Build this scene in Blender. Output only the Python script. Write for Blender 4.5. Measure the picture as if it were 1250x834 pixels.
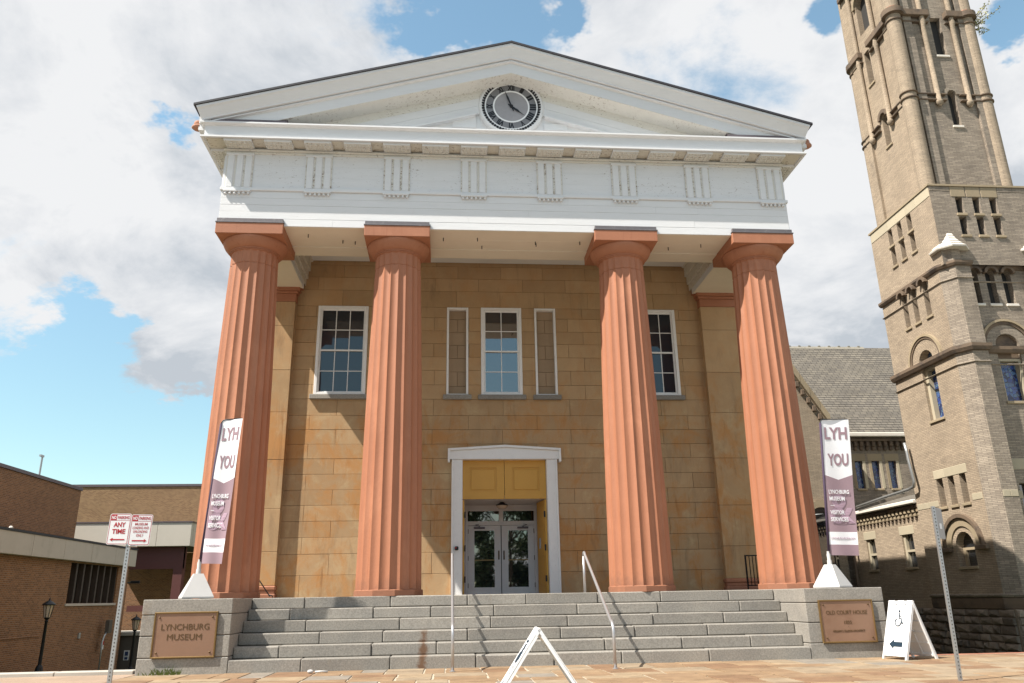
import bpy, bmesh, math, random
from mathutils import Vector, Matrix
R = math.radians
random.seed(7)
for o in list(bpy.data.objects):
    bpy.data.objects.remove(o)
SC = bpy.context.scene
COL = SC.collection

# ---------------------------------------------------------------- camera
CX, CY, CZ = -1.5534, -18.1354, 1.2229
YAW, PITCH, ROLL, FPX = 0.0851, 0.3155, -0.0177, 958.32
_f = Vector((math.sin(YAW) * math.cos(PITCH), math.cos(YAW) * math.cos(PITCH), math.sin(PITCH)))
_r0 = Vector((math.cos(YAW), -math.sin(YAW), 0))
_u0 = _r0.cross(_f)
_r = math.cos(ROLL) * _r0 + math.sin(ROLL) * _u0
_u = -math.sin(ROLL) * _r0 + math.cos(ROLL) * _u0
CAMP = Vector((CX, CY, CZ))
cd = bpy.data.cameras.new('camera')
cam = bpy.data.objects.new('camera', cd)
COL.objects.link(cam)
M = Matrix.Identity(4)
for i in range(3):
    M[i][0], M[i][1], M[i][2], M[i][3] = _r[i], _u[i], -_f[i], CAMP[i]
cam.matrix_world = M
cd.sensor_fit = 'HORIZONTAL'
cd.sensor_width = 36
cd.lens = FPX / 1250 * 36
cd.clip_start = 0.1
cd.clip_end = 9000
SC.camera = cam
SC.render.resolution_x, SC.render.resolution_y = 1024, 683

def ray(px, py):
    return ((px - 625) * _r - (py - 417) * _u) / FPX + _f
def on_y(px, py, y):
    d = ray(px, py); return CAMP + d * ((y - CY) / d.y)
def on_x(px, py, x):
    d = ray(px, py); return CAMP + d * ((x - CX) / d.x)
def on_z(px, py, z):
    d = ray(px, py); return CAMP + d * ((z - CZ) / d.z)

# ---------------------------------------------------------------- world, sun, exposure
SUNV = Vector((-2.45, -1.0, 3.50)).normalized()
EL = math.asin(SUNV.z)
AZ = math.atan2(SUNV.x, SUNV.y)
W = bpy.data.worlds.new('World')
SC.world = W
W.use_nodes = True
SKY_STRENGTH = 0.095
def build_world():
    nt = W.node_tree; N = nt.nodes; L = nt.links
    bg = N['Background']
    sky = N.new('ShaderNodeTexSky'); sky.sky_type = 'NISHITA'; sky.sun_disc = False
    sky.sun_elevation = EL; sky.sun_rotation = AZ; sky.air_density = 1.0; sky.dust_density = 0.0; sky.ozone_density = 1.2
    tc = N.new('ShaderNodeTexCoord')
    nv = N.new('ShaderNodeVectorMath'); nv.operation = 'NORMALIZE'; L.new(tc.outputs['Generated'], nv.inputs[0])
    sep = N.new('ShaderNodeSeparateXYZ'); L.new(nv.outputs[0], sep.inputs[0])
    def math_(op, a, b=None, c=None, clamp=False):
        n = N.new('ShaderNodeMath'); n.operation = op; n.use_clamp = clamp
        for i, v in enumerate((a, b, c)):
            if v is None: continue
            if isinstance(v, (int, float)): n.inputs[i].default_value = v
            else: L.new(v, n.inputs[i])
        return n.outputs[0]
    zz = math_('ADD', math_('MAXIMUM', sep.outputs[2], 0.0), 0.32)
    cmb = N.new('ShaderNodeCombineXYZ')
    L.new(math_('DIVIDE', sep.outputs[0], zz), cmb.inputs[0]); L.new(math_('DIVIDE', sep.outputs[1], zz), cmb.inputs[1])
    def noise(scale, det, rough, off, dist=0.0):
        a = N.new('ShaderNodeVectorMath'); a.operation = 'ADD'; L.new(cmb.outputs[0], a.inputs[0]); a.inputs[1].default_value = off
        n = N.new('ShaderNodeTexNoise'); n.inputs['Scale'].default_value = scale; n.inputs['Detail'].default_value = det
        n.inputs['Roughness'].default_value = rough; n.inputs['Distortion'].default_value = dist
        L.new(a.outputs[0], n.inputs['Vector']); return n.outputs['Fac']
    big = noise(1.5, 9, 0.62, (3.1, 1.7, 0.4), 0.25)
    # where the picture shows open blue sky (direction, angular size, depth)
    cover = math_('ADD', math_('MULTIPLY', math_('SUBTRACT', big, 0.5), 0.95), 0.27)
    wob = math_('MULTIPLY', math_('SUBTRACT', noise(4.0, 6, 0.65, (9.3, 4.2, 1.0)), 0.5), 0.16)
    holes = [(ray(px, py).normalized(), r, amp) for (px, py, r, amp) in ((50, 640, 0.20, 1.2), (-170, 640, 0.16, 1.0), (225, 590, 0.07, .8), (215, 165, 0.035, 0.45), (600, 15, 0.075, 0.7), (525, 50, 0.045, 0.45),
                             (245, 520, 0.06, 0.6), (110, 385, 0.05, 0.36), (1225, 30, 0.035, 0.5), (1008, 22, 0.025, .35), (700, 20, 0.03, 0.45))]
    holes.append((Vector((-.02, -1, .42)).normalized(), .34, 1.0))      # the blue mirrored in the upper windows
    for (d, r, amp) in holes:
        dt = N.new('ShaderNodeVectorMath'); dt.operation = 'DISTANCE'; L.new(nv.outputs[0], dt.inputs[0]); dt.inputs[1].default_value = d
        e = math_('SUBTRACT', 1.0, math_('DIVIDE', math_('ADD', dt.outputs['Value'], wob), r * 1.6), clamp=True)
        e = math_('MULTIPLY', math_('MULTIPLY', e, e), amp)
        cover = math_('SUBTRACT', cover, e)
    rmp = N.new('ShaderNodeMapRange'); rmp.interpolation_type = 'SMOOTHSTEP'
    L.new(cover, rmp.inputs[0]); rmp.inputs[1].default_value = 0.07; rmp.inputs[2].default_value = 0.18
    # brightness of the cloud: thick bases grey, edges white
    fine = noise(3.2, 10, 0.6, (1.0, 5.0, 2.0), 0.4)
    sh = math_('ADD', math_('MULTIPLY', math_('SUBTRACT', big, 0.5), 1.3), math_('MULTIPLY', math_('SUBTRACT', fine, 0.5), 2.0))
    cr = N.new('ShaderNodeValToRGB'); L.new(math_('ADD', sh, 0.5), cr.inputs[0])
    e = cr.color_ramp.elements
    e[0].position = 0.34; e[0].color = (0.96, 0.97, 0.985, 1); e[1].position = 0.78; e[1].color = (0.60, 0.65, 0.71, 1)
    k = e.new(0.55); k.color = (0.82, 0.845, 0.88, 1)
    mulc = N.new('ShaderNodeVectorMath'); mulc.operation = 'SCALE'; L.new(cr.outputs[0], mulc.inputs[0]); mulc.inputs['Scale'].default_value = 0.46 / SKY_STRENGTH
    # thin milky veil near the horizon
    skm = N.new('ShaderNodeVectorMath'); skm.operation = 'MULTIPLY'; L.new(sky.outputs[0], skm.inputs[0]); skm.inputs[1].default_value = (1.22, 1.28, 1.04)
    gr = N.new('ShaderNodeMapRange'); L.new(sep.outputs[2], gr.inputs[0]); gr.inputs[1].default_value = 0.0; gr.inputs[2].default_value = 0.5; gr.inputs[3].default_value = 0.70; gr.inputs[4].default_value = 1.18
    sks = N.new('ShaderNodeVectorMath'); sks.operation = 'SCALE'; L.new(skm.outputs[0], sks.inputs[0]); L.new(gr.outputs[0], sks.inputs['Scale']); skm = sks
    mx = N.new('ShaderNodeMix'); mx.data_type = 'RGBA'
    L.new(rmp.outputs[0], mx.inputs[0]); L.new(skm.outputs[0], mx.inputs[6]); L.new(mulc.outputs[0], mx.inputs[7])
    L.new(mx.outputs[2], bg.inputs[0]); bg.inputs[1].default_value = SKY_STRENGTH
build_world()
sl = bpy.data.lights.new('sun', 'SUN'); sl.energy = 4.6; sl.angle = R(0.53); sl.color = (1.0, 0.945, 0.86)
so = bpy.data.objects.new('sun', sl); COL.objects.link(so)
so.rotation_euler = (-SUNV).to_track_quat('-Z', 'Y').to_euler()
so.location = (-20, -10, 30)
SC.view_settings.view_transform = 'Standard'; SC.view_settings.look = 'None'
SC.view_settings.gamma = 1.0; SC.view_settings.use_curve_mapping = False
SC.view_settings.exposure = 1.0
SC.render.engine = 'CYCLES'
try:
    SC.cycles.max_bounces = 8; SC.cycles.diffuse_bounces = 4
except Exception: pass

# ---------------------------------------------------------------- materials
MAT = {}
def nodes_of(name):
    m = bpy.data.materials.new(name); m.use_nodes = True; MAT[name] = m
    nt = m.node_tree; b = nt.nodes['Principled BSDF']
    return m, nt, nt.nodes, nt.links, b
def texco(N, L, scale=(1, 1, 1)):
    t = N.new('ShaderNodeTexCoord'); mp = N.new('ShaderNodeMapping'); mp.inputs['Scale'].default_value = scale
    L.new(t.outputs['Object'], mp.inputs[0]); return mp.outputs[0]
def nz(N, L, vec, scale, det=5, rough=.6, dist=0.0):
    n = N.new('ShaderNodeTexNoise'); n.inputs['Scale'].default_value = scale; n.inputs['Detail'].default_value = det
    n.inputs['Roughness'].default_value = rough; n.inputs['Distortion'].default_value = dist; L.new(vec, n.inputs['Vector']); return n.outputs['Fac']
def ramp(N, L, fac, stops):
    r = N.new('ShaderNodeValToRGB'); L.new(fac, r.inputs[0]); e = r.color_ramp.elements
    e[0].position, e[0].color = stops[0][0], (*stops[0][1], 1); e[1].position, e[1].color = stops[-1][0], (*stops[-1][1], 1)
    for p, c in stops[1:-1]:
        k = e.new(p); k.color = (*c, 1)
    return r.outputs[0]
def mixc(N, L, fac, a, b, mode='MIX'):
    m = N.new('ShaderNodeMix'); m.data_type = 'RGBA'; m.blend_type = mode
    for i, v in ((0, fac), (6, a), (7, b)):
        if isinstance(v, (int, float)): m.inputs[i].default_value = v
        elif isinstance(v, tuple): m.inputs[i].default_value = (*v, 1)
        else: L.new(v, m.inputs[i])
    return m.outputs[2]
def sm(N, L, fac, lo, hi):
    n = N.new('ShaderNodeMapRange'); n.interpolation_type = 'SMOOTHSTEP'; L.new(fac, n.inputs[0]); n.inputs[1].default_value = lo; n.inputs[2].default_value = hi
    return n.outputs[0]
def bump(N, L, b, h, dist, strength=0.6):
    bp = N.new('ShaderNodeBump'); bp.inputs['Strength'].default_value = strength; bp.inputs['Distance'].default_value = dist
    L.new(h, bp.inputs['Height']); L.new(bp.outputs[0], b.inputs['Normal'])
def g(c, f): return tuple(min(1, x * f) for x in c)

def plain(name, c, rough=.55, metal=0.0, var=.12, scale=6, bmp=0.002, bscale=60, stain=None, spec=.5, rand=0.0):
    """base colour with mottling; stain = (colour, noise scale, lo, hi, amount, vector scale)"""
    m, nt, N, L, b = nodes_of(name)
    v = texco(N, L)
    col = mixc(N, L, nz(N, L, v, scale, 6, .65), g(c, 1 - var), g(c, 1 + var))
    if rand:
        oi = N.new('ShaderNodeObjectInfo')
        hs = N.new('ShaderNodeHueSaturation'); L.new(col, hs.inputs['Color'])
        mr = N.new('ShaderNodeMapRange'); L.new(oi.outputs['Random'], mr.inputs[0]); mr.inputs[3].default_value = 1 - rand; mr.inputs[4].default_value = 1 + rand
        L.new(mr.outputs[0], hs.inputs['Value']); col = hs.outputs[0]
    for st in (stain or []):
        sc_, s_, lo, hi, amt, vs = st
        vv = texco(N, L, vs)
        f = sm(N, L, nz(N, L, vv, s_, 7, .68, .3), lo, hi)
        mm = N.new('ShaderNodeMath'); mm.operation = 'MULTIPLY'; L.new(f, mm.inputs[0]); mm.inputs[1].default_value = amt
        col = mixc(N, L, mm.outputs[0], col, sc_)
    L.new(col, b.inputs['Base Color'])
    b.inputs['Roughness'].default_value = rough; b.inputs['Metallic'].default_value = metal
    b.inputs['Specular IOR Level'].default_value = spec
    if bmp: bump(N, L, b, nz(N, L, v, bscale, 4, .6), bmp)
    return m
def brick(name, c1, c2, mort, bw, bh, ms=.01, rough=.85, var=.25, soot=None, bmp=.006, slope=False):
    m, nt, N, L, b = nodes_of(name)
    t = N.new('ShaderNodeTexCoord'); ge = N.new('ShaderNodeNewGeometry')
    s = N.new('ShaderNodeSeparateXYZ'); L.new(t.outputs['Object'], s.inputs[0])
    sn = N.new('ShaderNodeSeparateXYZ'); L.new(ge.outputs['True Normal'], sn.inputs[0])
    ab = N.new('ShaderNodeMath'); ab.operation = 'ABSOLUTE'; L.new(sn.outputs[0], ab.inputs[0])
    gt = N.new('ShaderNodeMath'); gt.operation = 'GREATER_THAN'; L.new(ab.outputs[0], gt.inputs[0]); gt.inputs[1].default_value = .72
    mf = N.new('ShaderNodeMix'); mf.data_type = 'FLOAT'; L.new(gt.outputs[0], mf.inputs[0]); L.new(s.outputs[0], mf.inputs[2]); L.new(s.outputs[1], mf.inputs[3])
    c = N.new('ShaderNodeCombineXYZ'); L.new(mf.outputs[0], c.inputs[0]); L.new(s.outputs[2], c.inputs[1])
    bt = N.new('ShaderNodeTexBrick'); L.new(c.outputs[0], bt.inputs['Vector'])
    bt.inputs['Color1'].default_value = (*c1, 1); bt.inputs['Color2'].default_value = (*c2, 1); bt.inputs['Mortar'].default_value = (*mort, 1)
    bt.inputs['Scale'].default_value = 1; bt.inputs['Mortar Size'].default_value = ms; bt.inputs['Brick Width'].default_value = bw; bt.inputs['Row Height'].default_value = bh
    bt.inputs['Mortar Smooth'].default_value = .2; bt.inputs['Bias'].default_value = 0
    v = t.outputs['Object']
    col = mixc(N, L, .6, bt.outputs[0], ramp(N, L, nz(N, L, v, 1.3, 7, .7), [(.3, (1 - var,) * 3), (.7, (1 + var,) * 3)]), 'MULTIPLY')
    col = mixc(N, L, .35, col, ramp(N, L, nz(N, L, v, 14, 4, .7), [(.3, (1 - var,) * 3), (.7, (1 + var,) * 3)]), 'MULTIPLY')
    if soot:
        f = sm(N, L, nz(N, L, v, soot[1], 8, .7, .4), soot[2], soot[3]); mm = N.new('ShaderNodeMath'); mm.operation = 'MULTIPLY'; L.new(f, mm.inputs[0]); mm.inputs[1].default_value = soot[4]
        col = mixc(N, L, mm.outputs[0], col, soot[0])
    L.new(col, b.inputs['Base Color']); b.inputs['Roughness'].default_value = rough; b.inputs['Specular IOR Level'].default_value = .25
    iv = N.new('ShaderNodeMath'); iv.operation = 'SUBTRACT'; iv.inputs[0].default_value = 1; L.new(bt.outputs['Fac'], iv.inputs[1])
    ad = N.new('ShaderNodeMath'); ad.operation = 'MULTIPLY_ADD'; L.new(nz(N, L, v, 30, 4, .6), ad.inputs[0]); ad.inputs[1].default_value = .6; L.new(iv.outputs[0], ad.inputs[2])
    bump(N, L, b, ad.outputs[0], bmp, .8)
    return m

RUST = (.46, .20, .06)
# weathered white woodwork: mildew specks and grey streaks
def white_wood(name, c=(.70, .70, .705), speck=.55, lo=.60, hi=.72, wash=.35):
    m, nt, N, L, b = nodes_of(name)
    v = texco(N, L)
    col = mixc(N, L, nz(N, L, texco(N, L, (.6, .6, 3)), 3, 6, .7), g(c, .90), g(c, 1.05))
    f2 = sm(N, L, nz(N, L, texco(N, L, (.5, .5, 5)), 2.0, 6, .7), .52, .75)
    mm = N.new('ShaderNodeMath'); mm.operation = 'MULTIPLY'; L.new(f2, mm.inputs[0]); mm.inputs[1].default_value = wash * .5
    col = mixc(N, L, mm.outputs[0], col, (.55, .53, .49))
    area = sm(N, L, nz(N, L, v, 1.1, 3, .5), .34, .60)
    f = sm(N, L, nz(N, L, texco(N, L, (.7, .7, 1.5)), 19, 4, .75, .6), lo, hi)
    a = N.new('ShaderNodeMath'); a.operation = 'MULTIPLY'; L.new(f, a.inputs[0]); L.new(area, a.inputs[1])
    a2 = N.new('ShaderNodeMath'); a2.operation = 'MULTIPLY'; L.new(a.outputs[0], a2.inputs[0]); a2.inputs[1].default_value = speck
    col = mixc(N, L, a2.outputs[0], col, (.16, .09, .045))
    L.new(col, b.inputs['Base Color']); b.inputs['Roughness'].default_value = .6; b.inputs['Specular IOR Level'].default_value = .3
    bump(N, L, b, nz(N, L, texco(N, L, (1, 1, 10)), 6, 5, .6), .004, .5)
    return m
white_wood('white_paint', speck=.22, lo=.64, hi=.72)
white_wood('mildewed_paint', c=(.68, .66, .61), speck=.75, lo=.56, hi=.66, wash=.6)
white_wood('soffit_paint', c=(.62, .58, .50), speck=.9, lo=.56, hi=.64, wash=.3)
white_wood('ceiling_bounce_tint', c=(.76, .68, .56), speck=.35, lo=.64, hi=.74, wash=.2)  # warm light bounced off the sandstone wall is put into this colour
plain('trim_paint', (.80, .79, .775), .5, var=.06, scale=5, bmp=.001, stain=[((.30, .25, .19), 26, .60, .72, .55, (1, 1, 1))])
plain('terracotta_paint', (.36, .150, .082), .62, var=.13, scale=1.1, bmp=.005, bscale=18, stain=[((.44, .195, .11), 1.3, .50, .66, .5, (1, 1, .5)), ((.27, .095, .05), 5, .56, .70, .45, (2.2, 2.2, .10)), ((.17, .075, .05), 11, .66, .74, .5, (1, 1, .5)), ((.43, .20, .12), 7, .62, .74, .35, (1, 1, .35)), ((.22, .08, .05), 3, .60, .78, .35, (1, 1, .3))], spec=.35)
def foot_grime(name, z0, z1, c, amt):
    m = MAT[name]; N = m.node_tree.nodes; L = m.node_tree.links; b = N['Principled BSDF']
    src = b.inputs['Base Color'].links[0].from_socket
    v = texco(N, L); s = N.new('ShaderNodeSeparateXYZ'); L.new(v, s.inputs[0])
    ad = N.new('ShaderNodeMath'); ad.operation = 'MULTIPLY_ADD'; L.new(nz(N, L, v, 6, 6, .7), ad.inputs[0]); ad.inputs[1].default_value = -.9; L.new(s.outputs[2], ad.inputs[2])
    f = sm(N, L, ad.outputs[0], z1 - .45, z0 - .45); mm = N.new('ShaderNodeMath'); mm.operation = 'MULTIPLY'; L.new(f, mm.inputs[0]); mm.inputs[1].default_value = amt
    L.new(mixc(N, L, mm.outputs[0], src, c), b.inputs['Base Color'])
foot_grime('terracotta_paint', 1.3, 1.75, (.20, .095, .06), .6)
plain('terracotta_clay', (.40, .19, .12), .8, var=.2, scale=9)
def sandstone():
    m, nt, N, L, b = nodes_of('sandstone')
    v = texco(N, L); oi = N.new('ShaderNodeObjectInfo')
    c = (.44, .295, .163)
    col = mixc(N, L, nz(N, L, v, 2.2, 7, .68), g(c, .84), g(c, 1.14))
    col = mixc(N, L, .7, col, ramp(N, L, oi.outputs['Random'], [(0, (.86, .84, .82)), (.5, (1.0, 1.0, 1.0)), (1, (1.12, 1.14, 1.16))]), 'MULTIPLY')
    s = N.new('ShaderNodeSeparateXYZ'); L.new(v, s.inputs[0])
    low = sm(N, L, s.outputs[2], 7.6, 5.6)
    lw = N.new('ShaderNodeMath'); lw.operation = 'MULTIPLY_ADD'; L.new(low, lw.inputs[0]); lw.inputs[1].default_value = .62; lw.inputs[2].default_value = .30
    def stain(col, cc, sc, lo, hi, amt, vs, grad=True):
        f = sm(N, L, nz(N, L, texco(N, L, vs), sc, 8, .7, .5), lo, hi)
        k = N.new('ShaderNodeMath'); k.operation = 'MULTIPLY'; L.new(f, k.inputs[0]); k.inputs[1].default_value = amt
        if grad:
            k2 = N.new('ShaderNodeMath'); k2.operation = 'MULTIPLY'; L.new(k.outputs[0], k2.inputs[0]); L.new(lw.outputs[0], k2.inputs[1]); k = k2
        return mixc(N, L, k.outputs[0], col, cc)
    col = stain(col, (.54, .42, .25), 1.7, .50, .70, .55, (1, 1, 1))
    col = stain(col, (.47, .225, .075), .9, .46, .64, .82, (1, 1, .8))
    col = stain(col, (.42, .19, .06), 2.6, .52, .68, .62, (1.1, 1.1, .35))
    col = stain(col, (.24, .12, .05), 3.0, .58, .72, .6, (2.2, 2.2, .16))
    col = stain(col, (.17, .12, .08), 1.6, .52, .74, .45, (1.4, 1.4, .3), False)
    col = stain(col, (.55, .46, .33), 7, .64, .72, .5, (1.3, 1.3, .6))
    L.new(col, b.inputs['Base Color']); b.inputs['Roughness'].default_value = .86; b.inputs['Specular IOR Level'].default_value = .2
    bump(N, L, b, nz(N, L, v, 26, 6, .68), .006, .6)
sandstone()
plain('mortar', (.17, .12, .075), .95, var=.2, scale=10, bmp=0)
def granite(name, c):
    m, nt, N, L, b = nodes_of(name)
    v = texco(N, L)
    oi = N.new('ShaderNodeObjectInfo')
    col = mixc(N, L, nz(N, L, v, 85, 3, .8), g(c, .6), g(c, 1.42))
    col = mixc(N, L, .75, col, ramp(N, L, nz(N, L, v, 34, 2, .6), [(.36, (.80, .79, .78)), (.64, (1.16, 1.16, 1.15))]), 'MULTIPLY')
    col = mixc(N, L, .6, col, ramp(N, L, nz(N, L, v, 1.7, 7, .7), [(.3, (.78, .78, .78)), (.7, (1.18, 1.15, 1.1))]), 'MULTIPLY')
    mr = N.new('ShaderNodeMapRange'); L.new(oi.outputs['Random'], mr.inputs[0]); mr.inputs[3].default_value = .88; mr.inputs[4].default_value = 1.12
    hs = N.new('ShaderNodeHueSaturation'); L.new(col, hs.inputs['Color']); L.new(mr.outputs[0], hs.inputs['Value'])
    f = sm(N, L, nz(N, L, texco(N, L, (1, 1, .35)), 2.4, 8, .7, .6), .62, .80)
    mm = N.new('ShaderNodeMath'); mm.operation = 'MULTIPLY'; L.new(f, mm.inputs[0]); mm.inputs[1].default_value = .5
    col = mixc(N, L, mm.outputs[0], hs.outputs[0], (.24, .16, .08))
    sx = N.new('ShaderNodeSeparateXYZ'); L.new(v, sx.inputs[0])      # one old rust run down the steps
    ab = N.new('ShaderNodeMath'); ab.operation = 'ADD'; L.new(sx.outputs[0], ab.inputs[0]); ab.inputs[1].default_value = 1.98
    a2 = N.new('ShaderNodeMath'); a2.operation = 'ABSOLUTE'; L.new(ab.outputs[0], a2.inputs[0])
    a3 = N.new('ShaderNodeMath'); a3.operation = 'MULTIPLY_ADD'; L.new(nz(N, L, v, 5, 5, .7), a3.inputs[0]); a3.inputs[1].default_value = .34; L.new(a2.outputs[0], a3.inputs[2])
    f3 = sm(N, L, a3.outputs[0], .27, .17); m3 = N.new('ShaderNodeMath'); m3.operation = 'MULTIPLY'; L.new(f3, m3.inputs[0]); m3.inputs[1].default_value = .8
    zl = sm(N, L, sx.outputs[2], .72, .55); m4 = N.new('ShaderNodeMath'); m4.operation = 'MULTIPLY'; L.new(m3.outputs[0], m4.inputs[0]); L.new(zl, m4.inputs[1])
    col = mixc(N, L, m4.outputs[0], col, (.13, .055, .018))
    L.new(col, b.inputs['Base Color']); b.inputs['Roughness'].default_value = .78; b.inputs['Specular IOR Level'].default_value = .3
    bump(N, L, b, nz(N, L, v, 70, 5, .7), .004, .7)
granite('granite', (.265, .25, .226))
plain('joint_dark', (.075, .068, .06), .95, bmp=0)
# flagstones: the colour of each stone from its own random number
def flag_mat():
    m, nt, N, L, b = nodes_of('flagstone')
    v = texco(N, L); oi = N.new('ShaderNodeObjectInfo')
    base = ramp(N, L, oi.outputs['Random'], [(0, (.245, .165, .10)), (.14, (.28, .195, .12)), (.28, (.21, .13, .078)), (.42, (.295, .225, .15)), (.55, (.25, .17, .105)), (.68, (.225, .20, .17)), (.76, (.275, .215, .15)), (1, (.235, .15, .09))])
    r = base.node.color_ramp; r.interpolation = 'CONSTANT'
    col = mixc(N, L, .8, base, ramp(N, L, nz(N, L, v, 2.6, 8, .7), [(.3, (.62, .60, .58)), (.7, (1.28, 1.26, 1.22))]), 'MULTIPLY')
    f = sm(N, L, nz(N, L, v, 1.5, 7, .7, .5), .55, .75); mm = N.new('ShaderNodeMath'); mm.operation = 'MULTIPLY'; L.new(f, mm.inputs[0]); mm.inputs[1].default_value = .45
    col = mixc(N, L, mm.outputs[0], col, (.27, .17, .095))
    L.new(col, b.inputs['Base Color']); b.inputs['Roughness'].default_value = .8; b.inputs['Specular IOR Level'].default_value = .3
    bump(N, L, b, nz(N, L, v, 12, 7, .65), .008, .6)
flag_mat()
plain('pale_mortar', (.40, .35, .27), .95, var=.2, scale=5, bmp=.003)
plain('concrete', (.42, .39, .34), .85, var=.12, scale=3, stain=[((.25, .22, .18), 1.2, .5, .75, .5, (.6, .6, 2))])
plain('pale_concrete', (.50, .44, .39), .85, var=.1, scale=1.2, stain=[((.36, .32, .27), 1.6, .52, .72, .5, (1, 1, .5))])
plain('street_concrete', (.30, .30, .30), .9, var=.12, scale=2)
plain('asphalt', (.055, .054, .052), .9, var=.25, scale=8)
plain('grass_ground', (.06, .085, .03), .95, var=.35, scale=9, bmp=.03, bscale=30)
plain('earth', (.16, .13, .09), .95, var=.3, scale=4)
plain('dark_metal', (.025, .025, .028), .45, metal=.6, var=.1)
plain('flashing', (.13, .105, .115), .5, metal=.4, var=.25, scale=5)
plain('lead_flashing', (.16, .145, .15), .55, metal=.4, var=.3, scale=6, stain=[((.3, .28, .27), 9, .55, .7, .6, (1, 1, 1))])
plain('roof_black', (.03, .028, .035), .7, var=.2)
plain('galvanised', (.42, .43, .43), .42, metal=.75, var=.12, scale=8, bmp=.001)
plain('stainless', (.50, .50, .51), .36, metal=.7, var=.06, bmp=0)
plain('bronze', (.27, .16, .105), .45, metal=.35, var=.1, scale=2.5, bmp=.001, stain=[((.21, .11, .065), 2, .5, .75, .6, (1, 1, 1))])
plain('brass_rim', (.19, .115, .04), .4, metal=.5, var=.15, scale=4)
plain('bronze_letter', (.12, .07, .03), .45, metal=.4, var=.1)
plain('white_plastic', (.80, .80, .80), .4, var=.02, bmp=0)
plain('grey_plastic', (.62, .60, .56), .5, var=.04, bmp=0)
plain('sign_white', (.78, .78, .78), .35, var=.03, bmp=0)
plain('sign_red', (.42, .015, .02), .35, var=.05, bmp=0)
plain('sign_navy', (.012, .03, .05), .4, bmp=0)
plain('sign_grey', (.38, .39, .40), .4, bmp=0)
plain('sign_back', (.36, .34, .33), .4, metal=.5, bmp=0)
plain('ink_blue', (.02, .045, .13), .4, bmp=0)
plain('mauve', (.31, .205, .235), .8, var=.06, bmp=0)
plain('pale_mauve', (.42, .29, .36), .8, var=.06, bmp=0)
plain('cloth_white', (.82, .82, .84), .8, var=.03, bmp=0)
plain('yellow_paint', (.60, .315, .05), .5, var=.08, scale=3, bmp=.001)
plain('door_paint', (.67, .61, .58), .45, var=.04, bmp=0)
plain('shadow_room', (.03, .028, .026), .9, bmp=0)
plain('blind', (.19, .175, .16), .9, bmp=0)
plain('lamp_glass', (.55, .42, .32), .15, var=.1, bmp=0)
plain('maroon', (.11, .035, .03), .6, var=.1, bmp=0)
plain('old_stone', (.31, .245, .16), .85, var=.18, scale=2.5, bmp=.006, bscale=30, rand=.12, stain=[((.30, .17, .07), 1.8, .55, .75, .5, (1, 1, 1)), ((.13, .11, .09), 2.5, .58, .78, .5, (1, 1, .5))])
plain('pale_stone', (.41, .355, .255), .85, var=.12, scale=2.5, bmp=.004, bscale=30, rand=.1)
plain('brown_stone', (.15, .105, .07), .85, var=.25, scale=4, bmp=.008, bscale=25, stain=[((.05, .04, .035), 1.6, .45, .7, .8, (1, 1, 1))])
plain('buff_round', (.36, .28, .19), .85, var=.2, scale=3, bmp=.006, bscale=25, stain=[((.12, .10, .085), 1.2, .52, .75, .6, (1, 1, .4))])
plain('white_cap', (.66, .61, .54), .8, var=.15, scale=5)
plain('rubble', (.19, .15, .115), .95, var=.45, scale=5, bmp=.05, bscale=9, rand=.4)
brick('church_brick', (.39, .308, .222), (.31, .246, .18), (.19, .152, .115), .24, .052, .006, soot=((.15, .125, .105), .8, .54, .78, .6))
brick('church_brick_dark', (.35, .293, .23), (.235, .195, .155), (.16, .133, .108), .24, .052, .006, soot=((.13, .11, .095), 1.1, .48, .74, .6))  # same brick, street-side shade put into its colour; also used for trims
brick('civic_brick', (.30, .135, .06), (.165, .072, .036), (.28, .18, .115), .22, .08, .016, var=.18)
brick('civic_brick_pale', (.29, .175, .085), (.19, .10, .05), (.29, .20, .12), .21, .075, .012, var=.15)
brick('slate', (.185, .165, .135), (.135, .122, .105), (.06, .055, .05), .30, .145, .012, var=.25, bmp=.015)
brick('paver_brick', (.36, .16, .10), (.27, .11, .07), (.30, .22, .16), .2, .1, .008)
brick('side_brick', (.30, .20, .12), (.24, .15, .09), (.22, .17, .12), .22, .075, .01)
def glass(name, c=(.02, .022, .026), rough=.02, coat=1.0, ior=1.9):
    m, nt, N, L, b = nodes_of(name)
    v = texco(N, L)
    b.inputs['Base Color'].default_value = (*c, 1); b.inputs['Roughness'].default_value = rough
    b.inputs['Specular IOR Level'].default_value = coat; b.inputs['IOR'].default_value = ior
    bump(N, L, b, nz(N, L, v, 1.3, 2, .5), .004, .25)
glass('window_glass'); glass('dim_glass', (.022, .026, .034), coat=.6, ior=1.6); glass('door_glass', (.012, .014, .014))
def stained():
    m, nt, N, L, b = nodes_of('stained_glass')
    v = texco(N, L)
    vo = N.new('ShaderNodeTexVoronoi'); vo.inputs['Scale'].default_value = 9; L.new(v, vo.inputs['Vector'])
    hs = N.new('ShaderNodeSeparateColor'); L.new(vo.outputs['Color'], hs.inputs[0])
    col = ramp(N, L, hs.outputs[0], [(0, (.01, .02, .07)), (.4, (.03, .07, .28)), (.7, (.10, .19, .30)), (1, (.03, .05, .16))])
    ed = N.new('ShaderNodeTexVoronoi'); ed.feature = 'DISTANCE_TO_EDGE'; ed.inputs['Scale'].default_value = 9; L.new(v, ed.inputs['Vector'])
    col = mixc(N, L, sm(N, L, ed.outputs['Distance'], .02, .06), (.012, .012, .014), col)
    L.new(col, b.inputs['Base Color']); b.inputs['Roughness'].default_value = .2; b.inputs['Specular IOR Level'].default_value = .8
stained()
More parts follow.
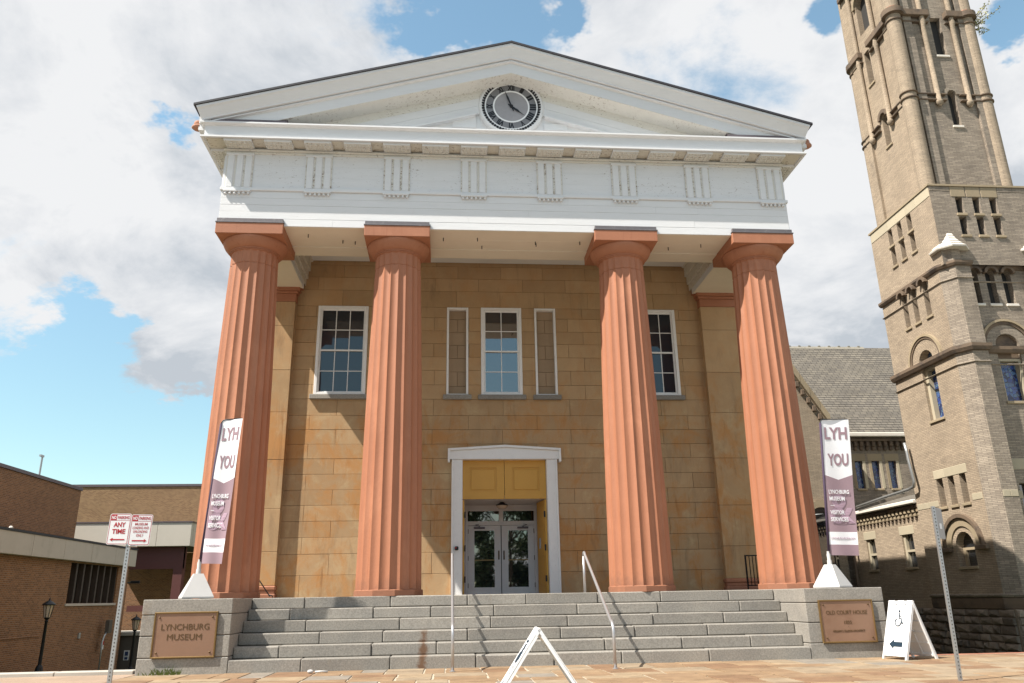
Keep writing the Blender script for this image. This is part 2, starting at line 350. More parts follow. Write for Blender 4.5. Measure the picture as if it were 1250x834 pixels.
def leaf(name, c):
    m, nt, N, L, b = nodes_of(name)
    col = mixc(N, L, nz(N, L, texco(N, L), 2.5, 3, .6), g(c, .6), g(c, 1.4)); L.new(col, b.inputs['Base Color']); b.inputs['Roughness'].default_value = .6
leaf('leaf_green', (.045, .075, .022)); leaf('leaf_yellow', (.34, .33, .13)); leaf('leaf_bright', (.11, .16, .03))
plain('bark', (.09, .065, .045), .9, var=.3, scale=8)

# ---------------------------------------------------------------- mesh helpers
class MB:
    def __init__(s): s.v = []; s.f = []; s.mi = []; s.cm = 0
    def add(s, vs, fs):
        n = len(s.v); s.v += [tuple(p) for p in vs]
        for f in fs: s.f.append(tuple(n + i for i in f)); s.mi.append(s.cm)
        return s
    def box(s, x0, x1, y0, y1, z0, z1, bev=0.0):
        if x0 > x1: x0, x1 = x1, x0
        if y0 > y1: y0, y1 = y1, y0
        if z0 > z1: z0, z1 = z1, z0
        if not bev:
            return s.add([(x, y, z) for x in (x0, x1) for y in (y0, y1) for z in (z0, z1)],
                         [(0, 1, 3, 2), (4, 6, 7, 5), (0, 4, 5, 1), (2, 3, 7, 6), (0, 2, 6, 4), (1, 5, 7, 3)])
        b = min(bev, (x1 - x0) * .45, (y1 - y0) * .45, (z1 - z0) * .45)
        vs = []; idx = {}
        for i, x in enumerate((x0, x1)):
            for j, y in enumerate((y0, y1)):
                for k, z in enumerate((z0, z1)):
                    sx, sy, sz = (b, -b)[i], (b, -b)[j], (b, -b)[k]
                    for a in range(3):
                        p = [x + sx, y + sy, z + sz]; p[a] = (x, y, z)[a]
                        idx[i, j, k, a] = len(vs); vs.append(tuple(p))
        F = []
        for a in range(3):
            o = [q for q in range(3) if q != a]
            for sd in (0, 1):
                ring = []
                for (p, q) in ((0, 0), (1, 0), (1, 1), (0, 1)):
                    c = [0, 0, 0]; c[a] = sd; c[o[0]] = p; c[o[1]] = q; ring.append(idx[c[0], c[1], c[2], a])
                F.append(tuple(ring))
        for a in range(3):          # edges along axis a
            o = [q for q in range(3) if q != a]
            for p in (0, 1):
                for q in (0, 1):
                    c0 = [0, 0, 0]; c1 = [0, 0, 0]; c1[a] = 1
                    for c in (c0, c1): c[o[0]] = p; c[o[1]] = q
                    F.append((idx[(*c0, o[0])], idx[(*c1, o[0])], idx[(*c1, o[1])], idx[(*c0, o[1])]))
        for i in (0, 1):
            for j in (0, 1):
                for k in (0, 1): F.append((idx[i, j, k, 0], idx[i, j, k, 1], idx[i, j, k, 2]))
        return s.add(vs, F)
    def prism(s, poly, axis, a0, a1):
        """poly: 2-D points in the two other axes (x,y,z order), extruded along axis"""
        n = len(poly); mk = {'x': lambda p, a: (a, p[0], p[1]), 'y': lambda p, a: (p[0], a, p[1]), 'z': lambda p, a: (p[0], p[1], a)}[axis]
        vs = [mk(p, a0) for p in poly] + [mk(p, a1) for p in poly]
        F = [tuple(range(n))[::-1], tuple(range(n, 2 * n))] + [(i, (i + 1) % n, n + (i + 1) % n, n + i) for i in range(n)]
        return s.add(vs, F)
    def quad(s, a, b, c, d): return s.add([a, b, c, d], [(0, 1, 2, 3)])
    def lathe(s, prof, cx, cy, seg=24, ph=0.0, caps=True):
        vs = []; n = len(prof)
        for (r, z) in prof:
            for k in range(seg):
                a = 2 * math.pi * k / seg + ph; vs.append((cx + r * math.cos(a), cy + r * math.sin(a), z))
        F = [(i * seg + k, i * seg + (k + 1) % seg, (i + 1) * seg + (k + 1) % seg, (i + 1) * seg + k) for i in range(n - 1) for k in range(seg)]
        if caps: F += [tuple(range(seg))[::-1], tuple((n - 1) * seg + k for k in range(seg))]
        return s.add(vs, F)
    def tube(s, pts, r, seg=8, caps=True):
        pts = [Vector(p) for p in pts]; rs = r if isinstance(r, (list, tuple)) else [r] * len(pts)
        vs = []; up = None
        for i, p in enumerate(pts):
            d = (pts[min(i + 1, len(pts) - 1)] - pts[max(i - 1, 0)]).normalized()
            if up is None: up = Vector((0, 0, 1)) if abs(d.z) < .9 else Vector((1, 0, 0))
            a = d.cross(up).normalized(); b = a.cross(d).normalized(); up = b
            for k in range(seg):
                t = 2 * math.pi * k / seg; vs.append(p + a * math.cos(t) * rs[i] + b * math.sin(t) * rs[i])
        n = len(pts)
        F = [(i * seg + k, i * seg + (k + 1) % seg, (i + 1) * seg + (k + 1) % seg, (i + 1) * seg + k) for i in range(n - 1) for k in range(seg)]
        if caps: F += [tuple(range(seg))[::-1], tuple((n - 1) * seg + k for k in range(seg))]
        return s.add(vs, F)
    def sphere(s, c, r, seg=12, rings=8, sc=(1, 1, 1)):
        vs = []; c = Vector(c)
        for i in range(rings + 1):
            t = math.pi * i / rings
            for k in range(seg):
                a = 2 * math.pi * k / seg; vs.append((c.x + r * sc[0] * math.sin(t) * math.cos(a), c.y + r * sc[1] * math.sin(t) * math.sin(a), c.z + r * sc[2] * math.cos(t)))
        return s.add(vs, [(i * seg + k, (i + 1) * seg + k, (i + 1) * seg + (k + 1) % seg, i * seg + (k + 1) % seg) for i in range(rings) for k in range(seg)])
    def xf(s, m):
        s.v = [tuple(m @ Vector(p)) for p in s.v]; return s
    def build(s, name, mat, parent=None, smooth=False, kind=None, auto=None):
        me = bpy.data.meshes.new(name); me.from_pydata(s.v, [], s.f)
        mats = mat if isinstance(mat, (list, tuple)) else [mat]
        for m in mats: me.materials.append(MAT[m])
        if len(mats) > 1: me.polygons.foreach_set('material_index', s.mi)
        bm = bmesh.new(); bm.from_mesh(me); bmesh.ops.recalc_face_normals(bm, faces=bm.faces); bm.to_mesh(me); bm.free()
        if smooth:
            me.polygons.foreach_set('use_smooth', [True] * len(me.polygons))
            if auto is not None:
                me.set_sharp_from_angle(angle=R(auto))
        o = bpy.data.objects.new(name, me); COL.objects.link(o)
        if parent is not None: attach(o, parent)
        if kind: o['kind'] = kind
        return o
def attach(o, parent):
    o.parent = parent
    # meshes are written in world coordinates: cancel the thing's own offset at the first level
    if parent.get('root_loc') is not None:
        o.location = -Vector(parent['root_loc'])
def thing(name, label, cat, loc=(0, 0, 0), group=None, local=False):
    o = bpy.data.objects.new(name, None); COL.objects.link(o); o.location = loc; o.empty_display_size = .3
    o['label'] = label; o['category'] = cat
    if group: o['group'] = group
    if not local: o['root_loc'] = tuple(loc)
    return o
def tag(o, label, cat, group=None):
    o['label'] = label; o['category'] = cat
    if group: o['group'] = group
    return o
def copy_tree(o, parent=None):
    c = o.copy(); COL.objects.link(c)
    if parent is not None: c.parent = parent
    for ch in list(o.children): copy_tree(ch, c)
    return c
def lettering(text, parent, mat, mtx, width=None, height=None, extrude=.002, name='lettering', bold=0.0, sx=1.0, deform=None):
    """flat raised lettering; mtx maps (right, up, out) text space to the parent's space"""
    cu = bpy.data.curves.new(name, 'FONT'); cu.body = text; cu.align_x = 'CENTER'; cu.align_y = 'CENTER'; cu.extrude = extrude; cu.offset = bold; cu.size = 1
    cu.resolution_u = 3
    ob = bpy.data.objects.new(name, cu); COL.objects.link(ob)
    dg = bpy.context.evaluated_depsgraph_get(); dg.update()
    me = bpy.data.meshes.new_from_object(ob.evaluated_get(dg)); bpy.data.objects.remove(ob)
    xs = [v.co.x for v in me.vertices]; ys = [v.co.y for v in me.vertices]
    w = max(xs) - min(xs); h = max(ys) - min(ys); cx = (max(xs) + min(xs)) / 2; cy = (max(ys) + min(ys)) / 2
    if height and width: fx, fy = width / w, height / h
    elif height: fy = height / h; fx = fy * sx
    else: fx = fy = width / w
    for v in me.vertices:
        p = Vector(((v.co.x - cx) * fx, (v.co.y - cy) * fy, v.co.z))
        if deform: p = deform(p, mtx)
        else: p = mtx @ p
        v.co = p
    me.materials.clear(); me.materials.append(MAT[mat])
    o = bpy.data.objects.new(name, me); COL.objects.link(o); attach(o, parent) if parent is not None else None
    return o
def face_mtx(origin, right, up):
    r = Vector(right).normalized(); u = Vector(up).normalized(); n = r.cross(u)
    m = Matrix.Identity(4)
    for i in range(3): m[i][0], m[i][1], m[i][2], m[i][3] = r[i], u[i], n[i], origin[i]
    return m
def wall_holes(mb, P, u0, u1, v0, v1, holes, depth, back=True):
    """wall face P(u,v,d) (d = into the wall) with rectangular or arched openings (u0,u1,v0,v1,arched) cut in and revealed to depth"""
    us = sorted({u0, u1, *[h[0] for h in holes], *[h[1] for h in holes]}); vs = sorted({v0, v1, *[h[2] for h in holes], *[h[3] for h in holes]})
    us = [u for u in us if u0 <= u <= u1]; vs = [v for v in vs if v0 <= v <= v1]
    for a, b in zip(us, us[1:]):
        for c, d in zip(vs, vs[1:]):
            m, n = (a + b) / 2, (c + d) / 2
            if any(h[0] < m < h[1] and h[2] < n < h[3] for h in holes): continue
            mb.quad(P(a, c, 0), P(b, c, 0), P(b, d, 0), P(a, d, 0))
    for h in holes:
        a, b, c, d = h[:4]; arch = len(h) > 4 and h[4]
        if not arch:
            outline = [(a, c), (b, c), (b, d), (a, d)]
        else:
            r = (b - a) / 2; cx = (a + b) / 2; sp = d - r
            arc = [(cx + r * math.cos(t), sp + r * math.sin(t)) for t in [math.pi * i / 10 for i in range(11)]]
            outline = [(a, c), (b, c)] + arc
            for i in range(10):
                (p, q), (p2, q2) = arc[i], arc[i + 1]; cor = (b, d) if i < 5 else (a, d)
                mb.add([P(p, q, 0), P(p2, q2, 0), P(*cor, 0)], [(0, 1, 2)])
            mb.add([P(b, d, 0), P(a, d, 0), P(cx, d, 0)], [(0, 1, 2)])
        n = len(outline)
        for i in range(n):
            p, q = outline[i], outline[(i + 1) % n]
            mb.quad(P(*p, 0), P(*q, 0), P(*q, depth), P(*p, depth))
def arch_ring(mb, P, cu, cv, r0, r1, d0, d1, a0=0, a1=180, n=14):
    """half-round band between radii r0, r1, from depth d0 (outer, negative = proud) to d1"""
    vs = []; F = []
    for i in range(n + 1):
        t = R(a0 + (a1 - a0) * i / n)
        for (r, d) in ((r0, d1), (r0, d0), (r1, d0), (r1, d1)): vs.append(P(cu + r * math.cos(t), cv + r * math.sin(t), d))
    for i in range(n):
        for k in range(3): F.append((i * 4 + k, i * 4 + k + 1, (i + 1) * 4 + k + 1, (i + 1) * 4 + k))
    F += [(0, 1, 2, 3), (n * 4, n * 4 + 1, n * 4 + 2, n * 4 + 3)]
    mb.add(vs, F)

# ================================================================ ground
GZ = lambda x, y: 0.0
def terrain_z(x, y):
    if y < -9.4: return -.40
    if y < -1.9: return -.16
    return max(-.16 - .076 * (y + 1.9), -3.2) if y < 60 else -3.2
def build_ground():
    xs = [-4000, -900, -200, -80, -40, -30, -24, -20, -16, -12, -9, -7.3, 0, 7.3, 9, 12, 16, 20, 26, 40, 80, 200, 900, 4000]
    ys = [-4000, -900, -200, -60, -30, -20, -9.41, -9.39, -6, -2.3, -1.9, -1.0, 2, 6, 10, 14, 18, 22, 26, 30, 36, 42, 60, 61, 200, 900, 4000]
    mb = MB(); n = len(ys)
    mb.add([(x, y, terrain_z(x, y)) for x in xs for y in ys], [(i * n + j, (i + 1) * n + j, (i + 1) * n + j + 1, i * n + j + 1) for i in range(len(xs) - 1) for j in range(n - 1)])
    mb.build('ground', 'grass_ground', kind='structure', smooth=True)
    mb = MB(); mb.box(-60, 60, -16.4, -9.52, -.38, -.15); mb.build('road', 'asphalt', kind='structure')
    mb = MB(); mb.box(-60, 60, -9.52, -9.30, -.38, .0, .02); mb.build('kerb', 'granite', kind='structure')
    mb = MB(); mb.box(-60, 60, -70, -16.4, -.38, -.05, .02); mb.build('bounce_pavement', 'street_concrete', kind='structure')  # unseen; made wide and pale to bounce fill light onto the porch
    # the pavement in front of the steps: mortar bed with stones laid on it
    mb = MB(); mb.box(-7.22, 60, -9.30, -2.262, -.15, -.014)
    pv = mb.build('pavement', 'pale_mortar', kind='structure')
    rnd = random.Random(5)
    rects = []
    def cut(x0, x1, y0, y1):
        w, h = x1 - x0, y1 - y0
        if w * h < .55 or (w < 1.05 and h < .72):
            rects.append((x0, x1, y0, y1)); return
        if w > h * 1.25 or (w > .9 and rnd.random() < .3):
            t = x0 + w * rnd.uniform(.34, .66); cut(x0, t, y0, y1); cut(t, x1, y0, y1)
        else:
            t = y0 + h * rnd.uniform(.36, .64); cut(x0, x1, y0, t); cut(x0, x1, t, y1)
    y = -2.27
    bands = []
    while y > -7.9:
        h = rnd.uniform(.75, 1.25); bands.append((y - h, y)); y -= h
    for (a, b) in bands:
        x = -7.2 + rnd.uniform(0, .5)
        xs = [-7.2]
        while xs[-1] < 11.0: xs.append(xs[-1] + rnd.uniform(1.0, 2.1))
        for x0, x1 in zip(xs, xs[1:]): cut(x0, x1, a, b)
    for (x0, x1, y0, y1) in rects:
        gp = rnd.uniform(.010, .022); zt = rnd.uniform(-.004, .003); j = lambda: rnd.uniform(-.012, .012)
        lo = [(x0 + gp + j(), y0 + gp + j()), (x1 - gp + j(), y0 + gp + j()), (x1 - gp + j(), y1 - gp + j()), (x0 + gp + j(), y1 - gp + j())]
        cx, cy = (x0 + x1) / 2, (y0 + y1) / 2
        tp = [(cx + (p[0] - cx) * .985, cy + (p[1] - cy) * .985) for p in lo]
        m = MB().add([(*p, -.04) for p in lo] + [(*p, zt - .006) for p in lo] + [(*p, zt) for p in tp],
                     [(0, 1, 5, 4), (1, 2, 6, 5), (2, 3, 7, 6), (3, 0, 4, 7), (4, 5, 9, 8), (5, 6, 10, 9), (6, 7, 11, 10), (7, 4, 8, 11), (8, 9, 10, 11)])
        m.build('flagstone', 'flagstone', pv)
    mb = MB(); mb.box(-40, -7.22, -9.30, -1.93, -.15, -.006); mb.build('brick_pavement', 'paver_brick', kind='structure')
    # low raised edge behind the brick pavement, grass falling away behind it
    ke = MB()
    x = -7.3
    root = None
    mb = MB(); mb.box(-40, -7.19, -1.93, -1.68, -.3, .05); e0 = mb.build('edging', 'joint_dark', kind='structure')
    while x > -16:
        w = rnd.uniform(1.4, 1.9)
        MB().box(x - w + .006, x - .006, -1.945, -1.665, -.2, .062, .012).build('kerb_stone', 'concrete', e0); x -= w
    mb = MB(); mb.box(7.17, 40, -2.262, -2.05, -.3, .012, .01); mb.build('edging', 'paver_brick', kind='structure')
    # grass blades along the kerb
    rnd = random.Random(9); m = MB()
    for _ in range(1800):
        x = rnd.uniform(-15, -7.4); y = rnd.uniform(-1.66, -1.2); h = rnd.uniform(.05, .14); a = rnd.uniform(0, 6.28); w = .006; z = terrain_z(x, y) - .02 + .18
        dx, dy = math.cos(a) * w, math.sin(a) * w; lx, ly = rnd.uniform(-.04, .04), rnd.uniform(-.04, .04)
        m.add([(x - dx, y - dy, z - .2), (x + dx, y + dy, z - .2), (x + lx, y + ly, z + h - .1)], [(0, 1, 2)])
    o = m.build('grass', 'leaf_bright', kind='stuff'); o['label'] = 'strip of short green grass behind the concrete kerb'; o['category'] = 'grass'
build_ground()

# ================================================================ front steps and pedestals
P = 1.3028; YS = -2.2568; TR = .3055; RI = P / 6; HS = 5.536
def build_steps():
    st = thing('stone_steps', 'broad flight of six grey granite steps up to the columned porch', 'steps', (0, YS, 0))
    rnd = random.Random(21)
    core = MB()
    for i in range(6):
        core.box(-HS + .02, HS - .02, YS + i * TR + .03, -.2, i * RI - (.3 if i == 0 else 0), (i + 1) * RI - .012)
    core.build('core', 'joint_dark', st)
    first = [-4.15, -4.62, -3.9, -4.3, -4.7, -4.4]
    for i in range(6):
        x = -HS; js = [x]
        nx = first[i] + rnd.uniform(-.1, .1)
        while nx < HS - .6:
            js.append(nx); nx += rnd.uniform(1.15, 1.85)
        js.append(HS)
        for a, b in zip(js, js[1:]):
            dy = rnd.uniform(-.012, .010); dz = rnd.uniform(-.007, .003)
            y0 = YS + i * TR + dy
            MB().box(a + .007, b - .007, y0, y0 + (TR + .06 if i < 5 else .55), i * RI + .004 + (0 if i else -.05), (i + 1) * RI + dz * (i < 5), rnd.uniform(.010, .020)).build('step_block', 'granite', st)
build_steps()

def build_pedestal(side):
    lab = {-1: 'granite pedestal beside the steps with the bronze plaque of only two lines', 1: 'granite pedestal beside the steps with the bronze plaque bearing a date'}[side]
    x0, x1 = sorted((side * HS, side * 7.163))
    pd = thing('stair_pedestal', lab, 'pedestal', ((x0 + x1) / 2, -1.5, 0))
    MB().box(x0 + .02, x1 - .02, YS + .02, -.74, -.2, P - .02).build('core', 'joint_dark', pd)
    zs = [-.06, .28, .66, 1.03, P]
    cuts = {-1: [[.0, 1.0], [0, .62, 1], [0, .38, 1], [0, 1]], 1: [[0, 1], [0, .55, 1], [0, .3, 1], [0, 1]]}[side]
    for k in range(4):
        cs = cuts[k]
        for a, b in zip(cs, cs[1:]):
            MB().box(x0 + (x1 - x0) * a + .003 * (a > 0), x0 + (x1 - x0) * b - .003 * (b < 1), YS + (0, .004, .002, 0)[k], -.735 if k < 3 else -.73, zs[k] + .005, zs[k + 1] - (.005 if k < 3 else 0), .012).build('granite_block', 'granite', pd)
    px0, px1 = (-6.918, -5.775) if side < 0 else (5.786, 6.90)
    pz0, pz1 = .275, 1.078; yf = YS - .04
    rim = MB()
    for (a, b, c, d) in ((px0, px1, pz0, pz0 + .03), (px0, px1, pz1 - .03, pz1), (px0, px0 + .03, pz0 + .0305, pz1 - .0305), (px1 - .03, px1, pz0 + .0305, pz1 - .0305)):
        rim.box(a, b, yf - .008, YS - .001, c, d, .006)
    pl = MB().box(px0 + .025, px1 - .025, yf + .008, YS - .001, pz0 + .025, pz1 - .025).build('plaque', 'bronze', pd)
    pl['label'] = 'bronze plaque with raised letters'
    rim.build('rim', 'brass_rim', pl)
    bw = MB()
    w = .022
    q0, q1, r0, r1 = px0 + .07, px1 - .07, pz0 + .07, pz1 - .07
    for (cx, cz) in ((q0 + .025, r0 + .025), (q1 - .025, r0 + .025), (q0 + .025, r1 - .025), (q1 - .025, r1 - .025)):
        b = MB().lathe([(.017, 0), (.017, .012), (.008, .018)], 0, 0, 10).xf(Matrix.Translation((cx, yf + .0085, cz)) @ Matrix.Rotation(R(90), 4, 'X'))
        b.build('bolt', 'bronze_letter', pl, smooth=False)
    cx = (px0 + px1) / 2
    def ln(t, z, w, h): lettering(t, pl, 'bronze_letter', face_mtx((cx, yf + .006, z), (1, 0, 0), (0, 0, 1)), width=w, height=h, extrude=.004)
    if side < 0:
        ln('LYNCHBURG', .815, .86, .105); ln('MUSEUM', .64, .62, .105)
    else:
        ln('OLD COURT HOUSE', .84, .84, .075); ln('1855', .655, .15, .062); ln('·', .575, .012, .012); ln('WILLIAM S. ELLISON ARCHITECT', .495, .66, .042)
build_pedestal(-1); build_pedestal(1)

def build_handrail(side):
    x = -1.43 if side < 0 else 1.44
    lab = 'stainless steel handrail on the steps, its foot below the door jamb with the small camera' if side < 0 else 'stainless steel handrail on the steps, on the side of the plaque bearing a date'
    h = thing('handrail', lab, 'handrail', (x, -3.0, 0), group='handrails on the steps')
    r = .029
    yb = -3.1 if side < 0 else -3.35
    # bottom post, kink, sloping rail, top bend, rear post
    pts = [(x, yb, -.02), (x, yb, .60), (x, yb + .02, .70), (x, yb + .10, .775), (x, yb + .2, .80)]
    sl = .62
    yt = -.62
    z1 = .80 + .02
    pts.append((x, yt - .06, 2.085))
    MB().tube(pts + [(x, yt - .02, 2.125), (x, yt + .04, 2.14), (x, yt + .10, 2.12), (x, yt + .125, 2.07)], r, 10).build('rail', 'stainless', h, smooth=True)
    MB().tube([(x, yt + .125, 2.072), (x, yt + .125, P)], r, 10).build('post', 'stainless', h, smooth=True)
    MB().lathe([(.05, 0), (.05, .012), (.03, .018)], x, yb, 14).build('flange', 'stainless', h)
build_handrail(-1); build_handrail(1)
plain('panel_stone', (.36, .26, .17), .85, var=.14, scale=3, bmp=.004, bscale=40, rand=.06, spec=.2)
white_wood('groove_paint', c=(.66, .63, .57), speck=.95, lo=.50, hi=.60, wash=.6)
white_wood('frieze_paint', speck=.8, lo=.60, hi=.68, wash=.3)

# ================================================================ courthouse
YW = 3.469
CH = thing('courthouse', 'old sandstone courthouse with four fluted terracotta columns, white pediment and clock', 'building', (0, YW, 0))
HE, YE = 7.047, -.705
XS = (-6.3, -2.8115, 2.8115, 6.3)
WIN = [(-5.29, -3.86), (3.86, 5.17)]
CW = (-.612, .573)
BL = [(-1.60, -.978), (.957, 1.582)]
WZ0, WZ1 = 6.57, 9.33
def build_wall():
    Z = [P, 1.86, 2.395, 2.815, 3.237, 3.653, 4.056, 4.479, 4.897, 5.296, 5.704, 6.102, 6.57, 6.989, 7.414, 7.815, 8.217, 8.604, 9.009, WZ1, 9.834, 10.235, 10.63, 11.05]
    holes = [(a, b, WZ0 + .12, WZ1) for a, b in WIN] + [(*CW, WZ0 + .12, WZ1)] + [(a, b, WZ0 + .12, WZ1) for a, b in BL] + [(-1.16, 1.20, P - .02, 4.885)]
    w = MB()
    wall_holes(w, lambda u, v, d: (u, YW + .022 + d, v), -7.0, 7.0, P - .05, 11.6, holes, .32)
    w.box(-6.99, 6.99, YW + .4, YW + .42, 4.9, 6.5)
    wall = w.build('front_wall', 'mortar', CH)
    rnd = random.Random(3)
    for i, (z0, z1) in enumerate(zip(Z, Z[1:])):
        if z0 >= WZ1 - .01: step, off = 1.28, (-.02 if i % 2 else .62)
        elif z1 > WZ0 + .1: step, off = .98, (.0 if i % 2 else .42)
        else: step, off = 1.95, (-.02 if i % 2 else .955)
        js = []
        x = off - 20 * step
        while x < 7: js.append(x + rnd.uniform(-.03, .03)); x += step
        js = [j for j in js if -3.3 < j < 3.3] + [(-4.62 if i % 2 else -5.345), (4.55 if i % 2 else 5.3)]
        js = sorted([-7.0] + js + [7.0])
        for a, b in zip(js, js[1:]):
            segs = [(a, b)]
            for (h0, h1, hz0, hz1) in holes:
                if z1 <= hz0 + .02 or z0 >= hz1 - .02: continue
                nsg = []
                for (p, q) in segs:
                    if q <= h0 or p >= h1: nsg.append((p, q)); continue
                    if p < h0: nsg.append((p, h0))
                    if q > h1: nsg.append((h1, q))
                segs = nsg
            for (p, q) in segs:
                if q - p < .05: continue
                d = rnd.uniform(-.0025, .0025)
                zt = z1
                MB().box(p + .0035, q - .0035, YW + d, YW + .05, z0 + .0035, zt - .0035, .005).build('ashlar_block', 'sandstone', wall)
    # blocks seen at the back of the two blind windows
    for (a, b) in BL:
        for i, (z0, z1) in enumerate(zip(Z, Z[1:])):
            if z0 < WZ0 - .01 or z1 > WZ1 + .01: continue
            js = [a, (a + b) / 2, b] if i % 2 else [a, b]
            for p, q in zip(js, js[1:]):
                MB().box(p + .004, q - .004, YW + .15, YW + .2, max(z0, WZ0 + .12) + .004, z1 - .004, .005).build('ashlar_block', 'panel_stone', wall)
        MB().box(a - .01, b + .01, YW + .19, YW + .24, WZ0, WZ1).build('recess_back', 'mortar', wall)
    # antae with their caps and bases
    for s in (-1, 1):
        xi, xo = s * 5.92, s * 7.02
        a0, a1 = sorted((xi, xo))
        an = MB().box(a0 + .012, a1 - .012, 3.285, YW + .5, P, 9.4).build('anta', 'mortar', CH)
        zz = [1.62, 2.46, 3.55, 4.85, 6.15, 7.35, 8.65, 9.38]
        for z0, z1 in zip(zz, zz[1:]):
            MB().box(a0, a1, 3.27 + rnd.uniform(-.002, .002), YW + .02, z0 + .004, z1 - .004, .006).build('ashlar_block', 'sandstone', an)
        cap = MB()
        for (e, z0, z1) in ((.02, 9.381, 9.62), (.06, 9.6205, 9.70), (.11, 9.7005, 9.80), (.17, 9.8005, 9.93)):
            cap.box(a0 - e, a1 + e, 3.27 - e, YW + .02, z0, z1, .01)
        cap.build('capital', 'terracotta_paint', an)
        MB().box(a0 - .03, a1 + .03, 3.24, YW + .02, P, 1.42, .02).box(a0 - .0, a1 + .0, 3.268, YW + .02, 1.421, 1.5, .01).box(a0 - .03, a1 + .03, 3.245, YW + .02, 1.501, 1.6195, .03).build('base', 'terracotta_paint', an)
    # body of the building behind, floor and dark rooms
    MB().box(-7.0, -6.7, YW + .04, 22, -3, 12.2).build('side_wall', 'side_brick', CH)
    MB().box(6.7, 7.0, YW + .04, 22, -3, 12.2).build('side_wall', 'side_brick', CH)
    MB().box(-6.7, 6.7, 21.7, 22, -3, 12.2).build('rear_wall', 'side_brick', CH)
    MB().box(-6.7, 6.7, YW + .35, 21.7, P + 3.9, P + 4.1).build('upper_floor', 'shadow_room', CH)
    MB().box(-7.16, 7.16, -.7, YW + .02, -2.5, P - .012).build('porch_base', 'joint_dark', CH)
    # porch floor slabs
    pf = MB().box(-7.15, 7.15, -.2, YW + .3, P - .011, P - .006).build('porch_floor', 'joint_dark', CH)
    for i in range(6):
        for (y0, y1) in ((-.18, 1.1), (1.1, 2.3), (2.3, 3.46)):
            x0 = -7.16 + i * 14.32 / 6; MB().box(x0 + .005, x0 + 14.32 / 6 - .005, y0 + .005, y1 - .005, P - .05, P, .006).build('floor_slab', 'granite', pf)
    for s in (-1, 1):
        a, b = sorted((s * HS, s * 7.16)); MB().box(a + .005, b - .005, -.728, -.185, P - .05, P - .0005, .006).build('floor_slab', 'granite', pf)
build_wall()

def sash_window(x0, x1, cols, gl='dim_glass', z0=WZ0 + .12, z1=WZ1, blinds=None):
    fy = YW - .035
    fr = .085
    w = MB()
    w.box(x0, x0 + fr, fy, YW + .12, z0, z1, .008).box(x1 - fr, x1, fy, YW + .12, z0, z1, .008)
    w.box(x0 + fr + .001, x1 - fr - .001, fy, YW + .12, z1 - fr, z1, .008).box(x0 + fr + .001, x1 - fr - .001, fy, YW + .12, z0, z0 + .07, .008)
    win = w.build('window', 'trim_paint', CH)
    a, b = x0 + fr, x1 - fr; c, d = z0 + .07, z1 - fr; mid = (c + d) / 2
    for k, (s0, s1, yy) in enumerate(((c, mid + .025, YW + .05), (mid - .025, d, YW + .02))):
        sa = MB(); t = .045
        sa.box(a, a + t, yy, yy + .035, s0, s1).box(b - t, b, yy, yy + .035, s0, s1).box(a + t, b - t, yy, yy + .035, s0, s0 + t).box(a + t, b - t, yy, yy + .035, s1 - t, s1)
        for i in range(1, cols):
            xx = a + t + (b - a - 2 * t) * i / cols; sa.box(xx - .011, xx + .011, yy + .004, yy + .03, s0 + t, s1 - t)
        zz = (s0 + s1) / 2; n = cols
        ed = [a + t + (b - a - 2 * t) * i / cols for i in range(cols + 1)]
        for i in range(cols):
            sa.box(ed[i] + (.011 if i else 0), ed[i + 1] - (.011 if i < cols - 1 else 0), yy + .005, yy + .029, zz - .011, zz + .011)
        sa.build('sash', 'trim_paint', win)
        for i in range(cols):
            for (p, q) in ((s0 + t, zz - .011), (zz + .011, s1 - t)):
                rx = random.uniform(-.004, .004); rz = random.uniform(-.004, .004)
                hw, hh = (ed[i + 1] - ed[i]) / 2 + .005, (q - p) / 2 + .005
                cx, cz = (ed[i] + ed[i + 1]) / 2, (p + q) / 2; y = yy + .018
                MB().add([(cx - hw, y - rx * hw - rz * hh, cz - hh), (cx + hw, y + rx * hw - rz * hh, cz - hh), (cx + hw, y + rx * hw + rz * hh, cz + hh), (cx - hw, y - rx * hw + rz * hh, cz + hh)], [(0, 1, 2, 3)]).build('pane', gl, win)
    MB().box(x0 - .09, x1 + .09, YW - .11, YW + .1, WZ0 - .015, WZ0 + .118, .012).build('sill', 'granite', win)
    MB().box(x0 - .1, x1 + .1, YW + .33, YW + .36, z0 - .2, z1 + .2).build('room_wall', 'shadow_room', win)
for (a, b) in WIN: sash_window(a, b, 3)
sash_window(*CW, 2, 'window_glass')
for (a, b) in BL:
    f = MB(); t = .062; z0, z1 = WZ0 + .12, WZ1; fy = YW - .02
    f.box(a, a + t, fy, YW + .14, z0, z1, .006).box(b - t, b, fy, YW + .14, z0, z1, .006).box(a + t + .001, b - t - .001, fy, YW + .14, z1 - t, z1, .006).box(a + t + .001, b - t - .001, fy, YW + .14, z0, z0 + .04, .006)
    bw = f.build('blind_window', 'trim_paint', CH)
    MB().box(a - .09, b + .09, YW - .11, YW + .1, WZ0 - .015, WZ0 + .118, .012).build('sill', 'granite', bw)

